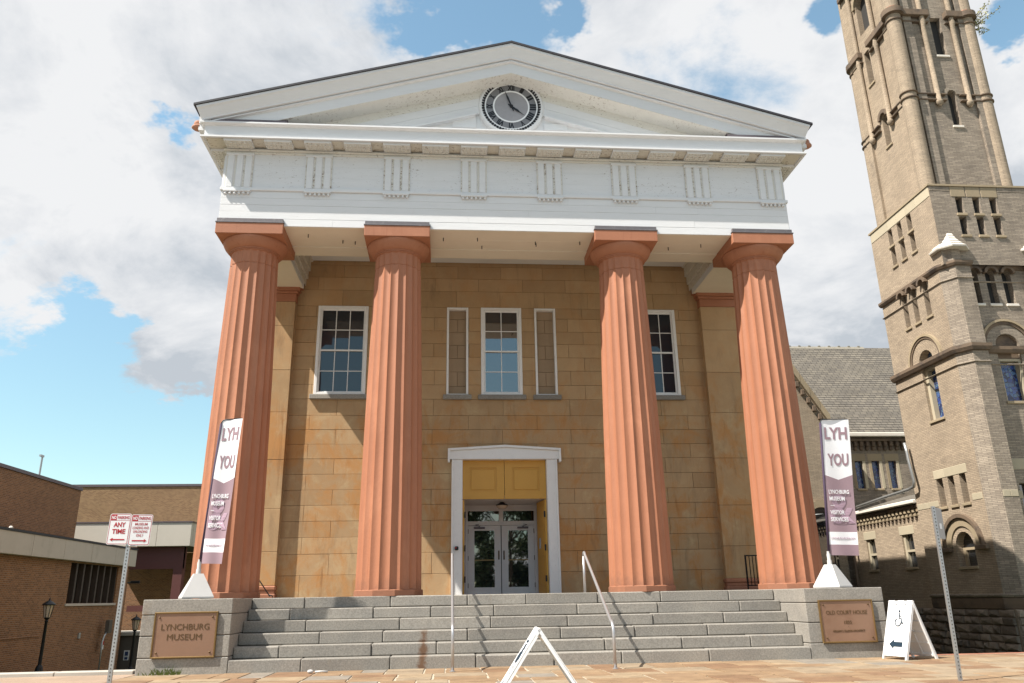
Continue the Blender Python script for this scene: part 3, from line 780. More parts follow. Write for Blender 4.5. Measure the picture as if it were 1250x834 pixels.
def build_door():
    cx = .02
    f = MB()
    y0 = YW - .10
    for s in (-1, 1):
        a, b = sorted((cx + s * 1.155, cx + s * 1.455)); f.box(a, b, y0, YW + .3, P, 4.855, .012)
        a, b = sorted((cx + s * 1.40, cx + s * 1.452)); f.box(a, b, y0 - .03, y0 + .001, P + .001, 4.855, .01)
    f.prism([(cx - 1.50, 4.856), (cx + 1.50, 4.856), (cx + 1.50, 5.085), (cx, 5.175), (cx - 1.50, 5.085)], 'y', y0 - .03, YW + .02)
    f.prism([(cx - 1.56, 5.0855), (cx - 1.56, 5.145), (cx, 5.24), (cx + 1.56, 5.145), (cx + 1.56, 5.0855), (cx, 5.18)], 'y', y0 - .09, YW + .02)
    for s in (-1, 1):
        a, b = sorted((cx + s * 1.501, cx + s * 1.56)); f.box(a, b, y0 - .09, YW + .02, 4.775, 5.085)
    f.box(cx - 1.154, cx + 1.154, YW + .02, YW + .3, 4.8565, 4.90)
    ds = f.build('door_surround', 'trim_paint', CH)
    ds['label'] = 'white shouldered door surround with a low gabled top'
    # yellow transom panels
    for (a, b) in ((cx - 1.15, cx - .006), (cx + .006, cx + 1.15)):
        m = MB(); z0, z1 = 3.80, 4.856; y = YW + .10; st = .16; A, B, C, D = a + st + (.02 if a < 0 else .05), b - st - (.05 if a < 0 else .02), z0 + .2, z1 - .2
        m.box(a, A, y, y + .06, z0, z1).box(B, b, y, y + .06, z0, z1).box(A, B, y, y + .06, z0, C).box(A, B, y, y + .06, D, z1)
        m.box(A, B, y + .03, y + .05, C, D); m.box(A + .05, B - .05, y + .012, y + .031, C + .05, D - .05, .012)
        m.build('transom_panel', 'yellow_paint', CH)
    # vestibule
    yd = 5.15
    v = MB(); v.box(cx - 1.25, cx - 1.2, YW + .3, yd, P, 3.9).box(cx + 1.2, cx + 1.25, YW + .3, yd, P, 3.9).box(cx - 1.25, cx + 1.25, YW + .17, yd, 3.80, 3.9)
    v.box(cx - 1.25, cx + 1.25, YW + .3, yd + .4, P - .04, P - .001)
    v.build('vestibule', 'door_paint', CH)
    MB().box(-1.6, 1.6, yd + .36, yd + .4, P, 4.3).build('hall_wall', 'shadow_room', CH)
    # folded yellow leaves
    for s in (-1, 1):
        a, b = sorted((cx + s * 1.10, cx + s * 1.155)); m = MB(); ya, yb = YW + .12, YW + .98
        m.box(a, b, ya, yb, P + .01, 3.78, .006)
        shear = lambda mb: mb.xf(Matrix(((1, -.15 if s > 0 else 0, 0, .15 * ya if s > 0 else 0), (0, 1, 0, 0), (0, 0, 1, 0), (0, 0, 0, 1))))
        lf = shear(m).build('folded_door', 'yellow_paint', CH)
        xi = cx + s * 1.10
        for (z0, z1) in ((1.5, 2.15), (2.3, 2.95), (3.1, 3.6)):
            p, q = sorted((xi, xi - s * .008)); shear(MB().box(p, q, ya + .14, yb - .14, z0, z1, .003)).build('panel', 'yellow_paint', lf)
        for z in (1.62, 2.42, 3.30):
            p, q = sorted((xi + s * .0, xi - s * .035)); MB().box(p, q, YW + .06, YW + .118, z, z + .16).build('hinge', 'dark_metal', lf)
        if s > 0:
            shear(MB().box(xi - .022, xi - .010, ya + .45, ya + .6, 2.5, 2.78)).build('notice', 'sign_grey', lf)
    # door frame with transom lights and a pair of glazed doors
    x0, x1, zt = cx - 1.2, cx + 1.2, 3.80
    fr = MB(); T = 3.235
    fr.box(x0, cx - .965, yd, yd + .1, P, zt).box(cx + .965, x1, yd, yd + .1, P, zt).box(cx - .965, cx + .965, yd, yd + .1, 3.64, zt).box(cx - .965, cx + .965, yd, yd + .1, T, T + .115)
    fr.box(cx - .06, cx + .06, yd, yd + .1, T + .115, 3.64)
    fr.box(cx - 1.03, cx - .966, yd - .03, yd - .001, P, 3.7).box(cx + .966, cx + 1.03, yd - .03, yd - .001, P, 3.7).box(cx - .965, cx + .965, yd - .03, yd - .001, 3.645, 3.7)
    df = fr.build('door_frame', 'door_paint', CH)
    for (a, b) in ((cx - .93, cx - .06), (cx + .06, cx + .93)):
        MB().add([(a, yd + .05, T + .11), (b, yd + .05, T + .11), (b, yd + .045, 3.65), (a, yd + .045, 3.65)], [(0, 1, 2, 3)]).build('transom_pane', 'door_glass', df)
    for s in (-1, 1):
        a, b = sorted((cx + s * .012, cx + s * .96))
        d = MB(); st = .185; zb, zt2 = P + .012, T - .008; g0, g1 = 1.515, 3.085
        y = yd + .02
        d.box(a, a + st, y, y + .05, zb, zt2).box(b - st, b, y, y + .05, zb, zt2).box(a + st, b - st, y, y + .05, zb, g0).box(a + st, b - st, y, y + .05, g1, zt2)
        do = d.build('glazed_door', 'door_paint', CH)
        MB().add([(a + st - .01, y + .03, g0 - .01), (b - st + .01, y + .026, g0 - .01), (b - st + .01, y + .024, g1 + .01), (a + st - .01, y + .03, g1 + .01)], [(0, 1, 2, 3)]).build('pane', 'door_glass', do)
        MB().box(a + st, b - st, y + .005, y + .02, 2.245, 2.275).build('push_bar', 'brass_rim', do)
        hx = cx + s * .075
        MB().box(hx - .02, hx + .02, y - .03, y - .001, 2.27, 2.52, .008).build('handle', 'bronze_letter', do)
        ox = cx + s * .63
        MB().box(ox - .16, ox + .16, y - .06, y - .001, 3.135, 3.185, .01).box(ox - .02, ox + .02, y - .10, y - .061, 3.16, 3.20).tube([(ox, y - .08, 3.2), (ox + s * .12, y - .09, 3.24), (ox + s * .02, y - .03, 3.26)], .009, 6).build('closer', 'flashing', do)
        for z in (1.5, 2.25, 3.0):
            hx = cx + s * .957; MB().box(hx - .012, hx + .012, y - .012, y - .001, z, z + .13).build('hinge', 'bronze_letter', do)
    # ceiling lamp of the vestibule
    m = MB().lathe([(.0, 3.60), (.10, 3.615), (.15, 3.66), (.16, 3.70)], 0, 4.35, 20, caps=False)
    lamp = m.build('ceiling_lamp', 'lamp_glass', CH, smooth=True)
    MB().lathe([(.165, 3.70), (.17, 3.73), (.09, 3.76), (.05, 3.80)], 0, 4.35, 20).build('lamp_rim', 'dark_metal', lamp, smooth=True)
    # small camera on the jamb
    m = MB().box(-1.34, -1.24, y0 - .10, y0 - .001, 2.44, 2.54, .02)
    c = m.build('security_camera', 'dark_metal', CH)
    MB().lathe([(.018, 0), (.018, .02)], 0, 0, 10).xf(Matrix.Translation((-1.31, y0 - .10, 2.5)) @ Matrix.Rotation(R(90), 4, 'X')).build('light', 'sign_red', c)
build_door()

# ---------------------------------------------------------------- columns
def column(xc, phase):
    nf, per = 20, 8; n = nf * per
    zb, zn, zt = P + .13, 8.93, 9.27
    r0, r1 = .715, .553
    def rad(z):
        t = (z - zb) / (zt - zb); return r0 + (r1 - r0) * t + .018 * math.sin(math.pi * t)
    zs = [zb + (8.915 - zb) * i / 22 for i in range(23)]
    levels = [(z, 1.0, 0) for z in zs] + [(8.922, 1.0, -.012), (8.938, 1.0, -.012), (8.945, 1.0, 0), (9.10, 1.0, 0), (9.235, .55, 0), (9.255, 0, .0)]
    vs = []; m = MB(); F = []
    rn = random.Random(int(xc * 100))
    for (z, fl, ex) in levels:
        for k in range(n):
            a = 2 * math.pi * k / n + phase; t = (k % per) / per
            dep = fl * .064 * 4 * t * (1 - t)
            if t and fl: dep *= 1
            rr = rad(min(z, zt)) * (1 - dep) + ex + (rn.uniform(-.0015, .0015))
            vs.append((xc + rr * math.cos(a), rr * math.sin(a), z))
    nl = len(levels)
    F = [(i * n + k, i * n + (k + 1) % n, (i + 1) * n + (k + 1) % n, (i + 1) * n + k) for i in range(nl - 1) for k in range(n)]
    m.add(vs, F)
    sh = m.build('column', 'terracotta_paint', CH, smooth=True, auto=30)
    zA = 9.558
    prof = [(.553, 9.25), (.580, 9.256), (.580, 9.275), (.572, 9.28), (.600, 9.286), (.600, 9.305), (.592, 9.31), (.62, 9.318), (.672, 9.37), (.722, 9.43), (.755, 9.49), (.768, 9.53), (.765, 9.552), (.74, 9.56)]
    MB().lathe(prof, xc, 0, 48).build('echinus', 'terracotta_paint', sh, smooth=True, auto=35)
    MB().box(xc - .786, xc + .786, -.786, .786, 9.5575, 9.835, .008).build('abacus', 'terracotta_paint', sh)
    MB().box(xc - .775, xc + .775, -.775, -.706, 9.8355, 9.955, .006).box(xc - .80, xc + .80, -.80, -.7065, 9.836, 9.862, .004).build('flashing', 'lead_flashing', sh)
    # ten-sided foot
    m = MB(); pr = [(.757, P), (.757, P + .115), (.73, P + .13), (.71, P + .131)]
    m.lathe(pr, xc, 0, 10, ph=R({0: 8, 1: 14, 2: -6, 3: 4}[XS.index(xc)] - 90))
    m.build('foot', 'terracotta_paint', sh)
for i, x in enumerate(XS): column(x, R((3, 5, 8, 1)[i]))

# ---------------------------------------------------------------- entablature
def build_entablature():
    # beams
    A = MB()
    A.box(-HE, HE, YE + .014, .95, 9.80, 10.84)
    A.box(-HE, -5.72, .951, 3.30, 9.801, 10.84).box(5.72, HE, .951, 3.30, 9.801, 10.84)
    A.box(-HE, -6.9, 3.301, 22.05, 9.80, 10.84).box(6.9, HE, 3.301, 22.05, 9.80, 10.84)
    ar = A.build('architrave', 'white_paint', CH)
    zb = [9.80, 9.985, 10.17, 10.35, 10.535, 10.72]
    rn = random.Random(4)
    for i, (a, b) in enumerate(zip(zb, zb[1:])):
        js = sorted([-HE, HE] + [rn.uniform(-5.5, 5.5) for _ in range(2)])
        for p, q in zip(js, js[1:]):
            MB().box(p + .001, q - .001, YE - rn.uniform(0, .004), YE + .0135, a + (.0015 if i else -.004), b - .0015, .002).build('board', 'white_paint', ar)
        for s in (-1, 1):
            p, q = sorted((s * (HE + .0005), s * (HE + .012))); MB().box(p, q, YE + .002, 3.3, a + .003, b - .003, .003).build('board', 'white_paint', ar)
    # soffit boards of the front beam, and hooks
    for (y0, y1) in ((YE + .02, -.16), (-.155, .40), (.405, .945)):
        MB().box(-HE + .02, HE - .02, y0, y1, 9.788 if y0 < .3 else 9.772, 9.7995, .004).build('soffit_board', 'ceiling_bounce_tint', ar)
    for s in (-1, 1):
        a, b = sorted((s * 5.73, s * 7.03)); MB().box(a, b, .955, 3.26, 9.7885, 9.8005, .004).build('soffit_board', 'ceiling_bounce_tint', ar)
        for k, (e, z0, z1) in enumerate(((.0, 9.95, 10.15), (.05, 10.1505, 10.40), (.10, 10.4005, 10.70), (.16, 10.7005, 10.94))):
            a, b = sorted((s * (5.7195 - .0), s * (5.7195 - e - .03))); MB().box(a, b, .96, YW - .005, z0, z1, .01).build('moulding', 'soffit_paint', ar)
    for px in (-5.0, -4.2, -3.9, -1.7, -.85, -.72, .62, .65, 1.75, 4.1, 4.9):
        MB().tube([(px, -.3 + .5 * ((px * 7) % 1), 9.79), (px, -.3 + .5 * ((px * 7) % 1), 9.70)], .012, 6).build('hook', 'dark_metal', ar)
    MB().box(-5.72, 5.72, .955, YW + .3, 10.95, 11.02).build('porch_ceiling', 'ceiling_bounce_tint', CH)
    # taenia and frieze
    F = MB(); F.box(-HE, HE, YE + .03, .5, 10.8405, 11.95).box(-HE + .001, -6.6, .501, 22.05, 10.8405, 11.95).box(6.6, HE - .001, .501, 22.05, 10.8405, 11.95)
    fr = F.build('frieze', 'white_paint', CH)
    MB().box(-HE - .045, HE + .045, YE - .045, 3.4, 10.722, 10.805, .008).build('taenia', 'white_paint', CH)
    zb = [10.81, 11.12, 11.43, 11.74]
    for a, b in zip(zb, zb[1:]):
        MB().box(-HE + .002, HE - .002, YE + .008, YE + .0295, a + .0006, b - .0006, .001).build('board', 'frieze_paint', fr)
    MB().box(-HE - .01, HE + .01, YE - .02, YE + .029, 11.7405, 11.80, .01).box(-HE - .05, HE + .05, YE - .06, YE + .03, 11.8005, 11.86, .015).build('bed_moulding', 'mildewed_paint', fr)
    for s in (-1, 1):
        a, b = sorted((s * (HE - .02), s * (HE + .05))); MB().box(a, b, YE + .031, 22.05, 11.76, 11.86, .012).build('bed_moulding', 'mildewed_paint', fr)
    # triglyphs
    tw = .645
    ends = HE - .04 - tw / 2
    for i in range(8):
        xc = -ends + i * 2 * ends / 7
        t = MB(); y1 = YE + .012; y0 = YE - .045
        bw = .168; gp = (tw - .05 - 3 * bw) / 2
        for k in range(3):
            x = xc - tw / 2 + .025 + k * (bw + gp)
            t.prism([(x, y0 + .0305), (x + .018, y0), (x + bw - .018, y0), (x + bw, y0 + .0305)], 'z', 10.8062, 11.68)
        t.box(xc - tw / 2 - .004, xc + tw / 2 + .004, y0 - .012, y1, 11.6805, 11.7395, .006)
        tg = t.build('triglyph', 'white_paint', CH)
        MB().box(xc - tw / 2, xc + tw / 2, y0 + .03, y1, 10.806, 11.68).build('groove', 'groove_paint', tg)
        rg = MB().box(xc - tw / 2, xc + tw / 2, YE - .085, YE + .001, 10.672, 10.7215, .006)
        for k in range(6):
            gx = xc - tw / 2 + tw * (k + .5) / 6
            rg.lathe([(.034, 10.615), (.024, 10.6718)], gx, YE - .045, 8)
        rg.build('regula', 'white_paint', tg)
    # side triglyphs near the front corners
    for s in (-1, 1):
        for yc in (YE + .40, YE + 2.3, YE + 4.2):
            a, b = sorted((s * (HE - .01), s * (HE + .05))); MB().box(a, b, yc - tw / 2, yc + tw / 2, 10.806, 11.73, .01).build('triglyph', 'white_paint', CH)
    # cornice: profile (outward distance from the entablature face, z)
    prof = [(-.2, 11.93), (.43, 11.93), (.435, 11.90), (.50, 11.90), (.50, 11.945), (.44, 11.955), (.43, 11.99), (.43, 12.245), (.50, 12.26), (.53, 12.275), (.53, 12.315), (.0, 12.38), (-.2, 12.38)]
    m = MB(); n = len(prof)
    rows = []
    for (e, z) in prof:
        rows.append([(-HE - e, 22.4, z), (-HE - e, YE - e, z), (HE + e, YE - e, z), (HE + e, 22.4, z)])
    vs = [p for r in rows for p in r]
    Fc = [(i * 4 + k, i * 4 + k + 1, ((i + 1) % n) * 4 + k + 1, ((i + 1) % n) * 4 + k) for i in range(n) for k in range(3)]
    m.add(vs, Fc); co = m.build('cornice', 'white_paint', CH)
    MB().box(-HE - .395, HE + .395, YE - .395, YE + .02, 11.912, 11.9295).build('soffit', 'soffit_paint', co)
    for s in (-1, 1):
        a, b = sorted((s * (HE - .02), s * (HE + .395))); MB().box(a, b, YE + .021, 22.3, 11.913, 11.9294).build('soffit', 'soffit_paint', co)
    # mutules with drops
    def mutule(x0, x1, y0, y1, alongx):
        mu = MB().box(x0, x1, y0, y1, 11.848, 11.9115, .006).build('mutule', 'white_paint', CH)
        q = MB().box(x0 + .015, x1 - .015, y0 + .015, y1 - .015, 11.842, 11.8475)
        for i in range(6):
            for j in range(3):
                if alongx: gx, gy = x0 + (x1 - x0) * (i + .5) / 6, y0 + (y1 - y0) * (j + .6) / 3.4
                else: gx, gy = x0 + (x1 - x0) * (j + .6) / 3.4, y0 + (y1 - y0) * (i + .5) / 6
                q.lathe([(.026, 11.815), (.022, 11.8419)], gx, gy, 6)
        q.build('drop_plate', 'mildewed_paint', mu)
    for i in range(15):
        xc = -ends + i * ends / 7
        mutule(xc - .33, xc + .33, YE - .425, YE - .07, True)
    for s in (-1, 1):
        for k in range(6):
            yc = YE + .40 + k * .957
            a, b = sorted((s * (HE + .07), s * (HE + .40))); mutule(a, b, yc - .33, yc + .33, False)
    # drip flashing at the ends on top of the cornice
    for s in (-1, 1):
        a, b = sorted((s * 5.55, s * 7.35)); MB().prism([(-1.17, 12.33), (-.85, 12.35), (-.85, 12.56), (-1.0, 12.56), (-1.17, 12.40)], 'x', a, b).build('cornice_flashing', 'flashing', CH)
    # pediment: profile (y, drop below the roof line)
    ZE, ZA, XE = 12.665, 14.83, 7.69
    pr = [(-.3, -.03), (-1.37, -.03), (-1.37, -.09), (-1.33, -.13), (-1.24, -.29), (-1.22, -.33), (-1.22, -.365), (-1.13, -.372), (-1.13, -.392), (-1.175, -.397), (-1.175, -.43), (-1.13, -.437), (-1.105, -.45), (-1.105, -.735), (-.3, -.735)]
    for s in (-1, 1):
        m = MB(); n = len(pr); vs = []
        for (y, d) in pr:
            # the foot of the rake is cut by the top of the cornice
            vs.append((0, y, ZA + d))
            xe = XE - .02 - max(0, (-d - .02)) * .35
            vs.append((s * xe, y, ZA + d + (ZE - ZA) * xe / XE))
        m.add(vs, [(2 * i, 2 * i + 1, 2 * ((i + 1) % n) + 1, 2 * ((i + 1) % n)) for i in range(n)] + [tuple(2 * i + 1 for i in range(n))])
        m.build('raking_cornice', 'white_paint', CH)
        rs = MB(); 
        rs.add([(0, y, ZA - .7405 - .004) for y in (-1.10, -.50)] + [(s * 6.2, y, ZA - .7405 - .004 + (ZE - ZA) * 6.2 / XE) for y in (-1.10, -.50)] + [(0, y, ZA - .734) for y in (-1.10, -.50)] + [(s * 6.2, y, ZA - .734 + (ZE - ZA) * 6.2 / XE) for y in (-1.10, -.50)],
               [(0, 1, 3, 2), (4, 5, 7, 6), (0, 2, 6, 4), (1, 3, 7, 5), (0, 1, 5, 4), (2, 3, 7, 6)])
        rs.build('raking_soffit', 'mildewed_paint', CH)
        # roof slope with its black edge
        r = MB(); t = .055
        r.add([(0, y, ZA + .03 + dz) for y in (-1.40, 22.5) for dz in (0, -t)] + [(s * (XE + .03), y, ZE + .025 + dz) for y in (-1.40, 22.5) for dz in (0, -t)], [(0, 1, 3, 2), (4, 6, 7, 5), (0, 2, 6, 4), (1, 5, 7, 3), (0, 4, 5, 1), (2, 3, 7, 6)])
        r.build('roof', 'roof_black', CH)
        # eaves fascia behind
        a, b = sorted((s * 7.2, s * 7.66)); MB().box(a, b, -1.05, 22.4, 12.362, 12.66).build('eaves_gutter', 'white_paint', CH)
    k = (ZA - ZE) / XE
    ty = -.50
    tm = MB().add([(-XE + .3, ty, 12.3), (XE - .3, ty, 12.3), (0, ty, ZA - .05)], [(0, 1, 2)])
    tm.add([(-XE + .3, 22.3, 12.3), (XE - .3, 22.3, 12.3), (0, 22.3, ZA - .05)], [(0, 2, 1)])
    tymp = tm.build('tympanum', 'white_paint', CH)
    # raised band of the tympanum following the rake, with boards
    zl = lambda x, d: ZA - d - k * abs(x)
    for s in (-1, 1):
        x1 = 6.3; d0, d1 = .735, 1.40
        n = 3
        for i in range(n):
            a, b = d0 + (d1 - d0) * i / n + .002, d0 + (d1 - d0) * (i + 1) / n - .002
            m = MB().prism([(0, zl(0, a)), (s * x1, zl(x1, a)), (s * x1, zl(x1, b)), (0, zl(0, b))], 'y', ty - .10 - .004 * (i % 2), ty - .001)
            m.build('rake_board', 'mildewed_paint' if i == 0 else 'white_paint', tymp)
        xq = .90; m = MB().prism([(s * xq, zl(xq, d1)), (s * x1, zl(x1, d1)), (s * x1, zl(x1, d1 + .05)), (s * xq, zl(xq, d1 + .05))], 'y', ty - .16, ty - .001); m.build('ledge', 'white_paint', tymp)
        a, b = sorted((s * .88, s * 1.5)); MB().box(a, b, ty - .03, ty - .001, 12.8, 13.14 if s < 0 else 13.0, .01).build('panel', 'white_paint', tymp)
    # ornaments at the eaves corners
    for s in (-1, 1):
        m = MB(); c = (s * 7.72, -.88, 12.33)
        m.sphere(c, .14, 14, 8, (1.1, 1.0, .55)).sphere((c[0] + s * .03, c[1], c[2] + .10), .085, 12, 7, (1, 1, 1.2)).sphere((c[0] + s * .11, c[1], c[2] + .01), .055, 10, 6)
        m.sphere((c[0] - s * .03, c[1], c[2] + .17), .045, 10, 6)
        o = m.build('corner_ornament', 'terracotta_clay', CH, smooth=True)
    MB().box(-7.68, -7.3, -1.0, 22.3, 12.2, 12.36).box(7.3, 7.68, -1.0, 22.3, 12.2, 12.36).build('box_gutter', 'white_paint', CH)
build_entablature()

# ---------------------------------------------------------------- clock
def build_clock():
    cx, cz, y = .03, 13.415, -.50
    rot = Matrix.Translation((cx, y, cz)) @ Matrix.Rotation(R(90), 4, 'X')
    body = MB().lathe([(.86, 0), (.86, .10), (.83, .14), (.775, .15), (.76, .12), (.74, .115)], 0, 0, 64).xf(rot).build('clock', 'white_paint', CH, smooth=True, auto=40)
    body['label'] = 'round clock with dark dial and Roman hour bars'
    MB().lathe([(.74, .117), (.0, .117)], 0, 0, 48, caps=False).xf(rot).build('dial', 'dial', body)
    MB().lathe([(.445, .118), (0, .1185)], 0, 0, 48, caps=False).xf(rot).build('inner_dial', 'dial_pale', body)
    for (a, b) in ((.66, .695), (.44, .48)):
        MB().lathe([(a, .118), (a, .126), (b, .126), (b, .118)], 0, 0, 64, caps=False).xf(rot).build('ring', 'sign_white', body)
    for k in range(60):
        a = 2 * math.pi * k / 60
        MB().box(-.016, .016, .70, .775, .118, .155, .004).xf(rot @ Matrix.Rotation(a, 4, 'Z')).build('stud', 'dark_metal', body)
    num = ['XII', 'I', 'II', 'III', 'IIII', 'V', 'VI', 'VII', 'VIII', 'IX', 'X', 'XI']
    for k in range(12):
        a = -2 * math.pi * k / 12
        mt = rot @ Matrix.Rotation(a, 4, 'Z') @ Matrix.Translation((0, .568, .121))
        lettering(num[k], body, 'dark_metal', mt, width=min(.23, .05 + .045 * len(num[k])), height=.17, extrude=.002, name='numeral', bold=.04)
    def hand(ang, ln, w, tail, z):
        m = MB().prism([(-w * .5, -tail), (w * .5, -tail), (w, ln * .45), (w * .35, ln * .62), (0, ln), (-w * .35, ln * .62), (-w, ln * .45)], 'z', z, z + .008)
        m.xf(rot @ Matrix.Rotation(-R(ang), 4, 'Z')).build('hand', 'dark_metal', body)
    hand(128, .44, .03, .1, .135); hand(-20, .60, .024, .16, .148)
    MB().lathe([(.045, .125), (.045, .16), (.02, .17)], 0, 0, 14).xf(rot).build('hub', 'dark_metal', body)
plain('dial', (.17, .17, .18), .5, var=.35, scale=2.5, bmp=0)
plain('dial_pale', (.30, .29, .30), .55, var=.18, scale=5, bmp=0)
build_clock()
plain('ridge_clay', (.24, .22, .18), .85, var=.3, scale=5)
plain('base_mortar', (.22, .175, .13), .95, var=.3, scale=4)

# ================================================================ church with tower
CR = thing('church', 'buff brick Romanesque church with tall square tower and slate roof', 'church', (16.8, 8.0, -.8))
def church_slit(plane, u0, u1, v0, v1, sill=True, glass_m='shadow_room', d=.22, arched=False, sillm='old_stone'):
    """the window set into an opening: dark pane, sill"""
    if plane[0] == 'x': Pf = lambda u, v, dd: (plane[1] + dd, u, v)
    else: Pf = lambda u, v, dd: (u, plane[1] + dd, v)
    w = MB().add([Pf(u0 - .02, v0 - .02, d), Pf(u1 + .02, v0 - .02, d), Pf(u1 + .02, v1 + .02, d), Pf(u0 - .02, v1 + .02, d)], [(0, 1, 2, 3)]).build('window', glass_m, CR)
    if sill:
        a = Pf(u0 - .05, v0 - .09, -.05); b = Pf(u1 + .05, v0 - .002, d - .02)
        MB().box(a[0], b[0], a[1], b[1], a[2], b[2], .01).build('sill', sillm, w)
    return w
def build_tower():
    XF = 14.75; YF = 4.75
    PX = lambda u, v, d: (XF + d, u, v)
    PY = lambda u, v, d: (u, YF + d, v)
    # ---- lower stage faces
    left_holes = [(6.72, 7.05, 3.83, 4.74), (6.13, 6.44, 3.83, 4.74), (5.52, 5.83, 3.83, 4.74), (5.74, 6.64, 1.92, 2.98, 1), (6.0, 6.74, 6.66, 9.08, 1),
                  (6.86, 7.14, 10.1, 11.40, 1), (6.27, 6.55, 10.1, 11.40, 1), (5.58, 5.86, 10.1, 11.40, 1)]
    w = MB(); wall_holes(w, PX, 4.85, 8.40, .70, 11.47, left_holes, .30)
    w.box(XF + .32, 18.49, 5.1, 8.395, -2.5, 11.4)
    w.quad((XF, 8.40, -2.5), (18.49, 8.40, -2.5), (18.49, 8.40, 11.4), (XF, 8.40, 11.4))
    w.build('tower_wall', 'church_brick', CR)
    front_holes = [(15.70, 16.02, 10.18, 11.40, 1), (16.28, 16.60, 10.18, 11.40, 1), (16.86, 17.18, 10.18, 11.40, 1), (16.12, 16.92, 6.88, 9.12, 1), (15.9, 16.3, 2.6, 4.3)]
    w = MB(); wall_holes(w, PY, 15.5, 17.75, .70, 11.47, front_holes, .32); w.build('tower_wall', 'church_brick_dark', CR)
    # clasping piers with a canted corner
    for (q, m_) in (([(14.75, 4.86), (15.04, 4.40), (15.56, 4.40), (15.56, 5.0), (14.9, 5.0)], 'church_brick_dark'), ([(17.70, 4.40), (18.22, 4.40), (18.50, 4.86), (18.50, 5.0), (17.70, 5.0)], 'church_brick_dark')):
        p = MB().prism(q, 'z', .70, 11.47).build('pier', m_, CR)
        zc = 11.9
        cx = sum(a for a, b in q) / len(q); cy = 4.72
        # stepped white cap
        n = MB().lathe([(.34, 11.47), (.34, 11.98)], cx, cy, 8, ph=R(22.5)).build('turret', 'church_brick_dark', CR)
        rr, z = .60, 11.98
        for k in range(6):
            MB().lathe([(rr * 1.0, z), (rr * 1.03, z + .05), (rr * .86, z + .125)], cx, cy, 8, ph=R(22.5)).build('cap_course', 'white_cap', n); rr *= .80; z += .126
        MB().sphere((cx, cy, z + .04), .09, 8, 6).build('finial', 'white_cap', n, smooth=True)
    # strings (brown moulded brick) round the face, the cant and the piers
    def string(z0, z1, pr, m_='brown_stone', nm='string_course'):
        # follows left face, pier, recess, right pier
        path = [(XF, 8.45), (XF, 4.86), (15.04, 4.40), (15.56, 4.40), (15.56, YF), (17.70, YF), (17.70, 4.40), (18.22, 4.40), (18.50, 4.86)]
        nrm = []
        for i in range(len(path)):
            acc = Vector((0, 0))
            for j in (i - 1, i):
                if 0 <= j < len(path) - 1:
                    d = Vector(path[j + 1]) - Vector(path[j]); d.normalize(); acc += Vector((d.y, -d.x))
            acc.normalize(); nrm.append(acc)
        m = MB(); vs = []
        prof = [(0.0, z0), (pr * .6, z0 + .02), (pr, z0 + (z1 - z0) * .5), (pr, z1 - .02), (0.0, z1)]
        for (x, y), nn in zip(path, nrm):
            for (e, z) in prof: vs.append((x + nn.x * -e if False else x - (-nn.x) * e, y + nn.y * e, z))
        n = len(prof)
        m.add(vs, [(i * n + k, i * n + k + 1, (i + 1) * n + k + 1, (i + 1) * n + k) for i in range(len(path) - 1) for k in range(n - 1)])
        return m.build(nm, m_, CR)
    string(8.45, 8.70, .15); string(8.06, 8.12, .05, 'church_brick_dark')
    string(11.37, 11.56, .12); string(10.92, 10.98, .05, 'church_brick_dark')
    string(.98, 1.10, .07, 'church_brick_dark'); string(.66, .98, .035, 'brown_stone', 'water_table')
    # ---- lower stage details, left face
    for (a, b) in ((7.05, 6.72), (6.44, 6.13), (5.83, 5.52)):
        church_slit(('x', XF), b, a, 3.83, 4.74)
    for k in range(3):
        MB().box(XF - .012, XF + .05, 5.40 + k * .585, 5.40 + k * .585 + .578, 4.745, 5.03, .01).build('lintel', 'pale_stone', CR)
    for (y0, y1) in ((7.15, 7.75), (7.755, 8.38), (4.9, 5.38)):
        MB().box(XF - .010, XF + .05, y0, y1, 3.86, 4.06, .01).build('band_stone', 'pale_stone', CR)
    for (x0, x1) in ((15.06, 15.3), (15.305, 15.55)): MB().box(x0, x1, 4.388, 4.45, 3.86, 4.06, .01).build('band_stone', 'pale_stone', CR)
    for (x0, x1) in ((15.57, 15.95), (16.3, 16.9), (17.0, 17.68)): MB().box(x0, x1, YF - .012, YF + .04, 3.84, 4.08, .01).build('band_stone', 'pale_stone', CR)
    for (x0, x1) in ((15.57, 15.72), (15.725, 16.45), (16.455, 17.3)): MB().box(x0, x1, YF - .012, YF + .04, 4.72, 5.06, .01).build('lintel', 'pale_stone', CR)
    # little arched window
    m = MB(); arch_ring(m, PX, 6.19, 2.53, .62, .88, -.04, .2); m.build('arch', 'old_stone', CR)
    m = MB(); arch_ring(m, PX, 6.19, 2.53, .885, 1.00, -.11, .1); m.build('hood_mould', 'brown_stone', CR)
    m = MB(); arch_ring(m, PX, 6.19, 2.53, .46, .612, .06, .29); m.build('arch', 'brown_stone', CR)
    for (a, b) in ((5.02, 5.56), (6.84, 7.40)): MB().box(XF - .12, XF + .02, a, b, 2.38, 2.525, .02).build('impost', 'brown_stone', CR)
    wn = church_slit(('x', XF), 5.76, 6.62, 1.92, 2.96, glass_m='window_glass', d=.26)
    MB().box(XF + .20, XF + .255, 5.78, 6.62, 2.42, 2.50).box(XF + .2, XF + .255, 6.48, 6.62, 1.93, 2.419).box(XF + .2, XF + .255, 5.76, 5.86, 1.93, 2.419).build('frame', 'old_stone', wn)
    # tall stained glass window, left face
    m = MB(); arch_ring(m, PX, 6.37, 8.66, .40, .78, -.02, .1); m.build('arch', 'church_brick', CR)
    m = MB(); arch_ring(m, PX, 6.37, 8.66, .785, .86, -.05, .1, n=20); m.build('hood_mould', 'brown_stone', CR)
